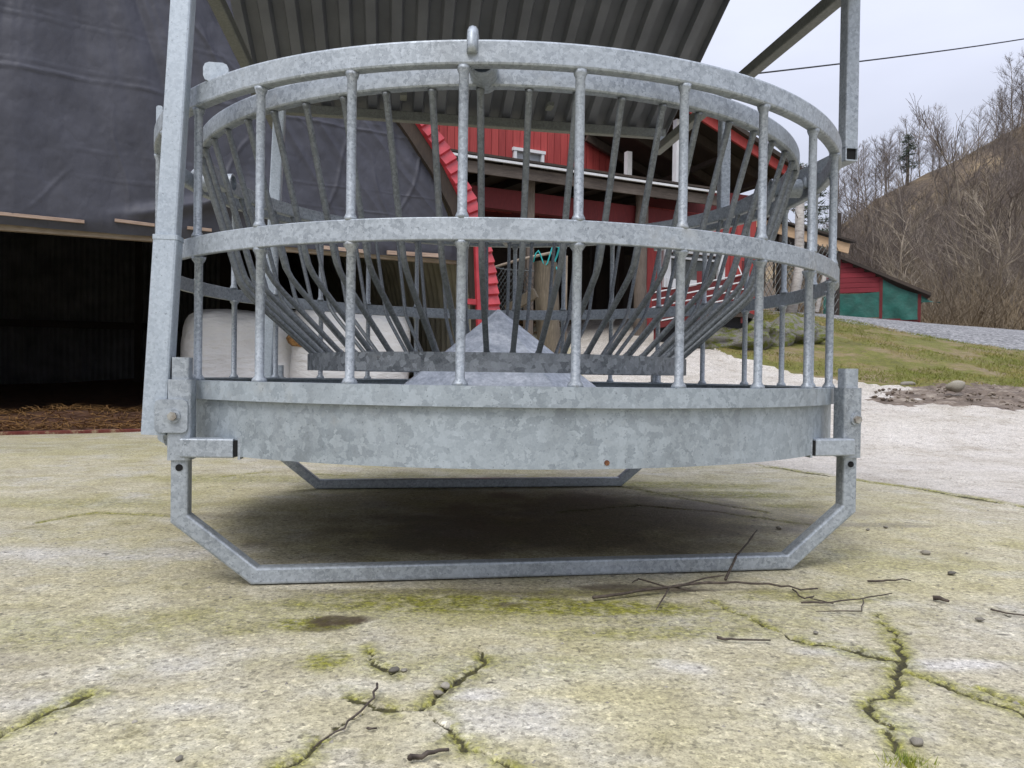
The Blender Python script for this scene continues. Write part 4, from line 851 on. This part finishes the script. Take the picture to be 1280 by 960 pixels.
# ================================================================== TREES
def tree_arrays(seed, h, spread, n1, r0, up=.6, lo=.25, lev=3, tw=7):
    rr = random.Random(seed); trunk = MB(); crown = MB()
    def limb(p, d, L, r, level, mbx, ns):
        pts = [p]; dd = d.normalized()
        for i in range(ns):
            dd = (dd+Vector((rr.gauss(0, .13), rr.gauss(0, .13), rr.gauss(.05 if level else 0, .06)))).normalized(); pts.append(pts[-1]+dd*L/ns)
        mbx.tube(pts, [max(.006, r*(1-.8*i/ns)) for i in range(ns+1)], 6 if level == 0 else (4 if level == 1 else 3), caps=False); return pts
    tp = limb(Vector((0, 0, -.3)), Vector((rr.gauss(0, .05), rr.gauss(0, .05), 1)), h, r0, 0, trunk, 9)
    for k in range(n1):
        s = lo+(1-lo)*(k+rr.random())/n1; i = min(int(s*9), 8); p = tp[i].lerp(tp[i+1], s*9-i); a = rr.random()*6.28
        L = h*spread*(1-.65*s)*rr.uniform(.7, 1.2); d = Vector((math.cos(a), math.sin(a), up+rr.uniform(0, .6)))
        b1 = limb(p, d, L, r0*.42*(1-.6*s), 1, crown, 5)
        for q in range(tw):
            i2 = rr.randrange(1, 5); p2 = b1[i2].lerp(b1[i2+1], rr.random()); d2 = (b1[i2+1]-b1[i2]).normalized()+Vector((rr.gauss(0, .5), rr.gauss(0, .5), rr.gauss(.25, .3)))
            b2 = limb(p2, d2, L*rr.uniform(.3, .55), r0*.16, 2, crown, 3)
            if lev > 2:
                for w in range(3):
                    p3 = b2[1+w % 3]; limb(p3, d2+Vector((rr.gauss(0, .6), rr.gauss(0, .6), rr.gauss(.2, .4))), L*rr.uniform(.15, .3), r0*.10, 3, crown, 2)
    return trunk.mesh('trunk', True), crown.mesh('crown', True)
kinds = []
for k, (h, sp, n1, r0, up, lo) in enumerate(((9, .34, 30, .09, .8, .2), (8, .42, 28, .085, .6, .15), (10, .30, 34, .10, .9, .25), (6.5, .55, 22, .10, .5, .12), (7.5, .48, 26, .085, .5, .12), (5.5, .6, 20, .08, .5, .08))):
    t_, c_ = tree_arrays(40+k, h, sp, n1, r0, up, lo); t_.materials.append(M['bark_p' if k in (3, 4) else 'bark']); c_.materials.append(M['bark_p' if k == 3 else 'crown']); kinds.append((t_, c_, h))
def put_tree(kind, x, y, sc, label, name='bare_tree', group='bare trees on the hillside'):
    t_, c_, h = kinds[kind]; e = empty(name, (x, y, gz(x, y)-.1), random.random()*6.28); e.scale = (sc, sc, sc); tag(e, label, 'tree', group)
    link('trunk', t_, e); link('crown', c_, e); return e
random.seed(21)
# skyline birches and bushes along the crest
for i in range(34):
    px = 1035+random.random()*270; Y = 80+random.random()*14; X = (px-640)/F*Y
    put_tree(random.choice((0, 0, 2, 1)), X, Y, random.uniform(.55, 1.0), 'slender leafless tree standing on the crest of the brown hill', group='bare trees on the crest')
for i in range(80):
    px = 1040+random.random()*260; Y = 34+42*random.random(); X = (px-640)/F*Y
    put_tree(random.choice((0, 1, 2, 3, 4)), X, Y, random.uniform(.45, .8), 'leafless tree growing in the scrub of the brown hillside', group='bare trees in the hillside scrub')
for px, Y, k, sc, lab in ((1203, 27, 4, 1.0, 'pale many-branched bare tree above the gravel road, right of the red shed'), (1240, 23.5, 3, .72, 'dark forked bare tree at the edge of the gravel road'), (1262, 25, 4, .8, 'bare tree with low twisted branches beside the gravel road'), (1140, 30, 3, .8, 'spreading bare tree directly behind the red shed roof'), (1098, 33, 1, .75, 'bare tree rising behind the red clapboards of the shed'), (1178, 31, 5, .9, 'low bushy bare tree at the lower end of the shed roof'), (1290, 40, 3, 1.35, 'wide bare tree reaching over the crest at the right')):
    e = put_tree(k, (px-640)/F*Y, Y, sc, lab, group='bare trees by the road')
    del e['group']
for i in range(48):
    px = 1165+random.random()*140; Y = 22.5+13*random.random(); X = (px-640)/F*Y
    if Y < np.interp(X, [6, 9, 13, 60], [22, 21.5, 20, 18]): continue
    put_tree(random.choice((3, 4, 5, 5)), X, Y, random.uniform(.25, .55), 'small leafless thicket tree on the bank above the gravel road', group='thicket trees above the road')
# pine on the crest
def pine(px, pyb, pyt, Y, label, seed):
    b = atY(px, pyb, Y); g = gz(b.x, b.y); t = atY(px, pyt, Y); h = t.z-g; rr = random.Random(seed); e = empty('pine_tree', (b.x, b.y, g)); tag(e, label, 'tree')
    MB().tube([(0, 0, -.3), (.05, 0, h*.5), (0, 0, h)], [.16, .11, .02], 7).build('trunk', 'bark', e, True)
    mb = MB(); V = []; Q = []
    for k in range(46):
        s = .28+.72*(k/46); z = h*s; a = rr.random()*6.28; L = h*.30*(1.08-s)*rr.uniform(.6, 1.15)+.15; d = Vector((math.cos(a), math.sin(a), rr.uniform(-.1, .25)))
        mb.tube([(0, 0, z), Vector((0, 0, z))+d*L], [.035, .012], 3, caps=False)
        for q in range(34):
            f = rr.uniform(.3, 1.05); p = Vector((0, 0, z))+d*L*f+Vector((rr.gauss(0, .14), rr.gauss(0, .14), rr.gauss(0, .05))); dd = Vector((rr.gauss(0, 1), rr.gauss(0, 1), rr.gauss(.3, .4))).normalized()*rr.uniform(.15, .32); x = dd.orthogonal().normalized()*.05
            i = len(V); V += [p-x, p+x, p+dd]; Q.append((i, i+1, i+2))
    mb.build('branch', 'bark', e); npmesh('crown', V, Q, 'pine', e); return e
pine(1134, 262, 168, 84, 'ragged dark pine standing on the crest of the hill', 3)
pine(1002, 330, 205, 45, 'dark pine behind the pale-eaved wood shelter', 9); pine(1020, 330, 232, 52, 'smaller dark pine beside the taller one behind the shelter', 11)
# scrub that covers the slope
rg = np.random.RandomState(11); n = 30000
Y = 20.5+66*rg.rand(n)**1.25; a = .36+.40*rg.rand(n); X = a*Y; keep = (fbm(X*.25, Y*.25, 3) > .36+.10*(Y < 34)) & ~((X > s0.x-.5) & (X < s1.x+1.2) & (Y < 24)) & (Y > np.interp(X, [6, 9, 13, 60], [21.5, 20.8, 19.2, 16.5])); X, Y = X[keep], Y[keep]; n = len(X)
cl = fbm(X*.9+5, Y*.9, 3); Z = zt(X, Y); l = (.5+1.9*rg.rand(n)**1.6)*(.55+1.1*cl)
d = np.stack([rg.randn(n)*.55, rg.randn(n)*.55, .85+0*X], -1); d /= np.linalg.norm(d, axis=1)[:, None]; d *= l[:, None]
p = np.stack([X, Y, Z-.05], -1); w = (.006+.00020*Y)[:, None]*np.stack([np.cos(rg.rand(n)*.6), rg.rand(n)-.5, 0*X], -1)
side = np.stack([rg.randn(n), rg.randn(n), rg.randn(n)*.5+.3], -1)*.28*l[:, None]
mid = p+d*.45
V = np.stack([p-w, p+w, p+d, mid-w*.6, mid+w*.6, mid+d*.3+side, p+d*.7-w*.5, p+d*.7+w*.5, p+d*.85-side*.7], 1).reshape(-1, 3); b = np.arange(n)*9
o = npmesh('scrub', V, np.concatenate([np.stack([b+i, b+i+1, b+i+2], -1) for i in (0, 3, 6)]), 'scrub'); tag(o, 'dense leafless scrub and saplings covering the hillside', 'scrub', kind='stuff')
# ================================================================== grass, stones, twigs
n = 150000; X = 2.2+7.5*rg.rand(n); Y = 6.6+8*rg.rand(n); b1 = np.interp(X, [2.1, 2.44, 3.15, 3.73, 4.07, 4.72, 8, 40], [14, 8.8, 8.3, 7.7, 7.25, 6.9, 6.1, 6]); b2 = np.interp(X, [3.2, 4.3, 5.4, 6.45, 7.18, 12], [14.5, 14., 12.6, 11.4, 10.5, 8.5])
keep = (Y > b1+.05) & (Y < b2+.15) & (fbm(X*1.4, Y*1.4, 4) > .44) & (np.hypot((X-mc.x-.25)/1.25, (Y-mc.y)/.62) > 1); X, Y = X[keep], Y[keep]; n = len(X)
Z = zt(X, Y)+.05*fbm(X*3, Y*3, 4)-.005; l = .012+.035*rg.rand(n)**1.5; d = np.stack([rg.randn(n)*.8, rg.randn(n)*.6, 1+0*X], -1)*l[:, None]; p = np.stack([X, Y, Z], -1); w = np.stack([.003+0*X, .002*rg.randn(n), 0*X], -1)
V = np.stack([p-w, p+w, p+d], 1).reshape(-1, 3); o = npmesh('grass', V, np.arange(3*n).reshape(-1, 3), 'blade'); tag(o, 'short yellow-green grass on the bank by the gravel road', 'grass', kind='stuff')
c = onz(1135, 955); n = 260; an = rg.rand(n)*6.28; rd = .045*rg.rand(n)**.7; p = np.stack([c.x+rd*np.cos(an)*.7, c.y+rd*np.sin(an)*.5, -.01+0*an], -1); d = np.stack([rg.randn(n)*.45, rg.randn(n)*.45, 1+0*an], -1)*(.006+.018*rg.rand(n))[:, None]; w = np.stack([.0010+0*an, .0006*rg.randn(n), 0*an], -1)
o = npmesh('grass_tuft', np.stack([p-w, p+w, p+d], 1).reshape(-1, 3), np.arange(3*n).reshape(-1, 3), 'tuft'); tag(o, 'small green tuft growing out of a crack in the concrete', 'grass', kind='stuff')
# moss cushions in the cracks
def rock_mesh(seed, mat, ns=2, amp=.5, hi=False):
    rr = np.random.RandomState(seed); V = []; Q = []; nu, nv = (30, 20) if hi else (10, 7)
    for i in range(nv+1):
        a = -math.pi/2+math.pi*i/nv
        for j in range(nu):
            b_ = 2*math.pi*j/nu; x, y, z = math.cos(a)*math.cos(b_), math.cos(a)*math.sin(b_), math.sin(a); k = 1+amp*(float(fbm(x*1.6+seed, y*1.6+z*1.3+seed, 5 if hi else 3))-.5)*2; V.append((x*k, y*k, z*k))
    Q = [(i*nu+j, i*nu+(j+1) % nu, (i+1)*nu+(j+1) % nu, (i+1)*nu+j) for i in range(nv) for j in range(nu)]
    o = npmesh('stone', V, Q, mat, None, False); me = o.data; bpy.data.objects.remove(o); return me
rks = [rock_mesh(k, 'pebble') for k in range(4)]; mrk = [rock_mesh(10+k, 'stone', amp=.9, hi=True) for k in range(3)]
random.seed(9)
for px, py, s in ((492, 840, .011), (505, 839, .006), (1157, 693, .013), (1107, 660, .011), (1085, 663, .008), (974, 661, .012), (1190, 718, .011), (1225, 776, .009), (1146, 931, .011), (557, 860, .010), (548, 868, .007), (1020, 792, .007), (224, 950, .006)):
    p = onz(px, py); o = link('stone', random.choice(rks), None, (p.x, p.y, s*.3)); s *= .72; o.scale = (s*random.uniform(.8, 1.5), s*random.uniform(.7, 1.2), s*random.uniform(.4, .7)); o.rotation_euler[2] = random.random()*6; tag(o, 'small grey stone lying loose on the concrete yard', 'stone', 'loose stones on the concrete')
p = atY(1195, 493, 6.9); o = link('stone', rks[1], None, (p.x, p.y, gz(p.x, p.y)+.10)); o.scale = (.085, .06, .05); tag(o, 'pale fist-sized stone lying on the churned mud', 'stone')
p = atY(1135, 470, 7.55); o = link('stone', rks[2], None, (p.x, p.y, gz(p.x, p.y)+.02)); o.scale = (.08, .04, .03); tag(o, 'flat whitish stone at the edge of grass and concrete', 'stone')
for k, (px, py, Y_, s, lab) in enumerate(((905, 428, 9.3, .34, 'mossy boulder under the red slatted trailer'), (945, 418, 9.6, .40, 'big mossy boulder at the top of the concrete'), (985, 414, 9.9, .34, 'rounded mossy boulder at the edge of the grass'), (925, 405, 9.9, .30, 'grey boulder behind the mossy ones by the trailer'), (870, 420, 9.4, .28, 'low boulder beneath the slatted trailer'), (1010, 408, 10.6, .26, 'small mossy boulder half sunk in the grass bank'))):
    p = atY(px, py, Y_); o = link('boulder', mrk[k % 3], None, (p.x, p.y, gz(p.x, p.y)+s*.12)); o.scale = (s*1.3, s*.9, s*.62); o.rotation_euler[2] = k*1.3; tag(o, lab, 'boulder')
def twig(pts, r, label, branches=()):
    r *= .66
    P = [onz(px, py)+Vector((0, 0, z)) for px, py, z in pts]; Q = []
    rr = random.Random(len(label)*7+int(pts[0][0]))
    for a, b in zip(P[:-1], P[1:]):
        for k in range(3): Q.append(a.lerp(b, k/3)+Vector((rr.gauss(0, .0025), rr.gauss(0, .0025), abs(rr.gauss(0, .0012)))))
    Q.append(P[-1]); n_ = len(Q); mb = MB(); mb.tube(Q, [r*(1-.55*i/n_)*(1+.25*(rr.random()-.5)) for i in range(n_)], 7)
    for br in branches:
        B = [onz(px, py)+Vector((0, 0, z)) for px, py, z in br]; mb.tube([x.lerp(y, k/3)+Vector((rr.gauss(0, .002), rr.gauss(0, .002), 0)) for x, y in zip(B[:-1], B[1:]) for k in range(3)]+[B[-1]], [r*.55]*(3*(len(B)-1))+[r*.25], 5)
    tag(mb.build('twig', 'twig', None, True), label, 'twig')
twig([(742, 751, .006), (800, 745, .010), (850, 741, .016), (900, 738, .016), (960, 737, .012), (1000, 742, .008), (1022, 739, .006)], .0052, 'long branching dark twig lying before the skid tube',
     [[(836, 742, .014), (820, 766, .005)], [(850, 741, .015), (880, 730, .012), (905, 728, .016)], [(838, 742, .014), (800, 730, .012), (790, 733, .008)], [(990, 741, .008), (1005, 752, .006), (1018, 748, .006)], [(790, 746, .009), (840, 740, .012), (870, 744, .008)]])
twig([(906, 731, .012), (922, 713, .035), (934, 704, .05), (946, 694, .066)], .005, 'short dark twig leaning up against the skid tube', [[(922, 714, .03), (912, 712, .03)]])
twig([(1000, 757, .005), (1040, 757, .005), (1075, 752, .006), (1115, 745, .006)], .0034, 'thin twig touching the crack right of the long twig', [[(1079, 752, .006), (1076, 766, .004), (1020, 767, .004)], [(1040, 757, .005), (1010, 750, .005)]])
twig([(895, 801, .004), (920, 804, .005), (963, 803, .004)], .004, 'short straight twig lying alone on the concrete')
twig([(1086, 729, .004), (1110, 728, .005), (1139, 728, .004)], .004, 'short dark twig beyond the long one, on open concrete')
twig([(473, 864, .010), (463, 880, .008), (445, 900, .006), (415, 922, .004), (392, 938, .003)], .0030, 'slender bent twig lying across the mossy crack')
twig([(511, 954, .006), (535, 950, .007), (561, 943, .006)], .0058, 'stubby brown stick piece close to the forked crack', )
twig([(1166, 750, .005), (1186, 755, .006)], .008, 'stubby black piece of bark on the concrete')
twig([(1240, 765, .003), (1300, 775, .003)], .003, 'thin twig lying along a crack at the yard edge')
twig([(458, 915, .003), (471, 913, .003)], .003, 'tiny grey twig fragment below the mossy crack')
# grit scattered on the concrete
n = 2600; X = (rg.rand(n)-.5)*4.4; Y = .75+4.0*rg.rand(n)**1.3; s = .0012+.0032*rg.rand(n)**3; ok = np.abs(X) < .8*Y+.1; X, Y, s = X[ok], Y[ok], s[ok]; n = len(X)
oc = np.array([(1, 0, 0), (0, 1, 0), (-1, 0, 0), (0, -1, 0), (0, 0, .8)]); rot = rg.rand(n)*6.28; cs, sn_ = np.cos(rot), np.sin(rot); st = .6+.9*rg.rand(n)
V = np.stack([np.stack([X+(q[0]*cs*st-q[1]*sn_)*s, Y+(q[0]*sn_*st+q[1]*cs)*s, -.001+q[2]*s], -1) for q in oc], 1).reshape(-1, 3); b = np.arange(n)*5
o = npmesh('grit', V, np.concatenate([np.stack([b+i, b+(i+1) % 4, b+4], -1) for i in range(4)]), 'pebble'); tag(o, 'fine grit and debris scattered over the concrete', 'grit', kind='stuff')

n = 450; an = rg.rand(n)*6.28; rd = rg.rand(n)**.6; X = mc.x+.25+1.3*rd*np.cos(an); Y = mc.y+.05+.66*rd*np.sin(an); s = .004+.022*rg.rand(n)**2.5
mv = np.hypot((X-mc.x-.25)/1.35, (Y-mc.y-.05)/.7); Z = zt(X, Y)+np.clip(1.15-mv, 0, 1)*.02
oc = np.array([(1, 0, 0), (0, 1, 0), (-1, 0, 0), (0, -1, 0), (.2, .1, .8), (0, 0, -.8)]); rot = rg.rand(n)*6.28; cs, sn_ = np.cos(rot), np.sin(rot); st = .6+1.2*rg.rand(n)
V = np.stack([np.stack([X+(q[0]*cs*st-q[1]*sn_)*s, Y+(q[0]*sn_*st+q[1]*cs)*s, Z+(q[2]+.5*rg.rand(n)*(q[2] == 0))*s], -1) for q in oc], 1).reshape(-1, 3); b = np.arange(n)*6
o = npmesh('mud_clods', V, np.concatenate([np.stack([b+i, b+(i+1) % 4, b+4], -1) for i in range(4)]+[np.stack([b+(i+1) % 4, b+i, b+5], -1) for i in range(4)]), 'mud'); tag(o, 'loose dark clods lying on the churned mud', 'clods', kind='stuff')
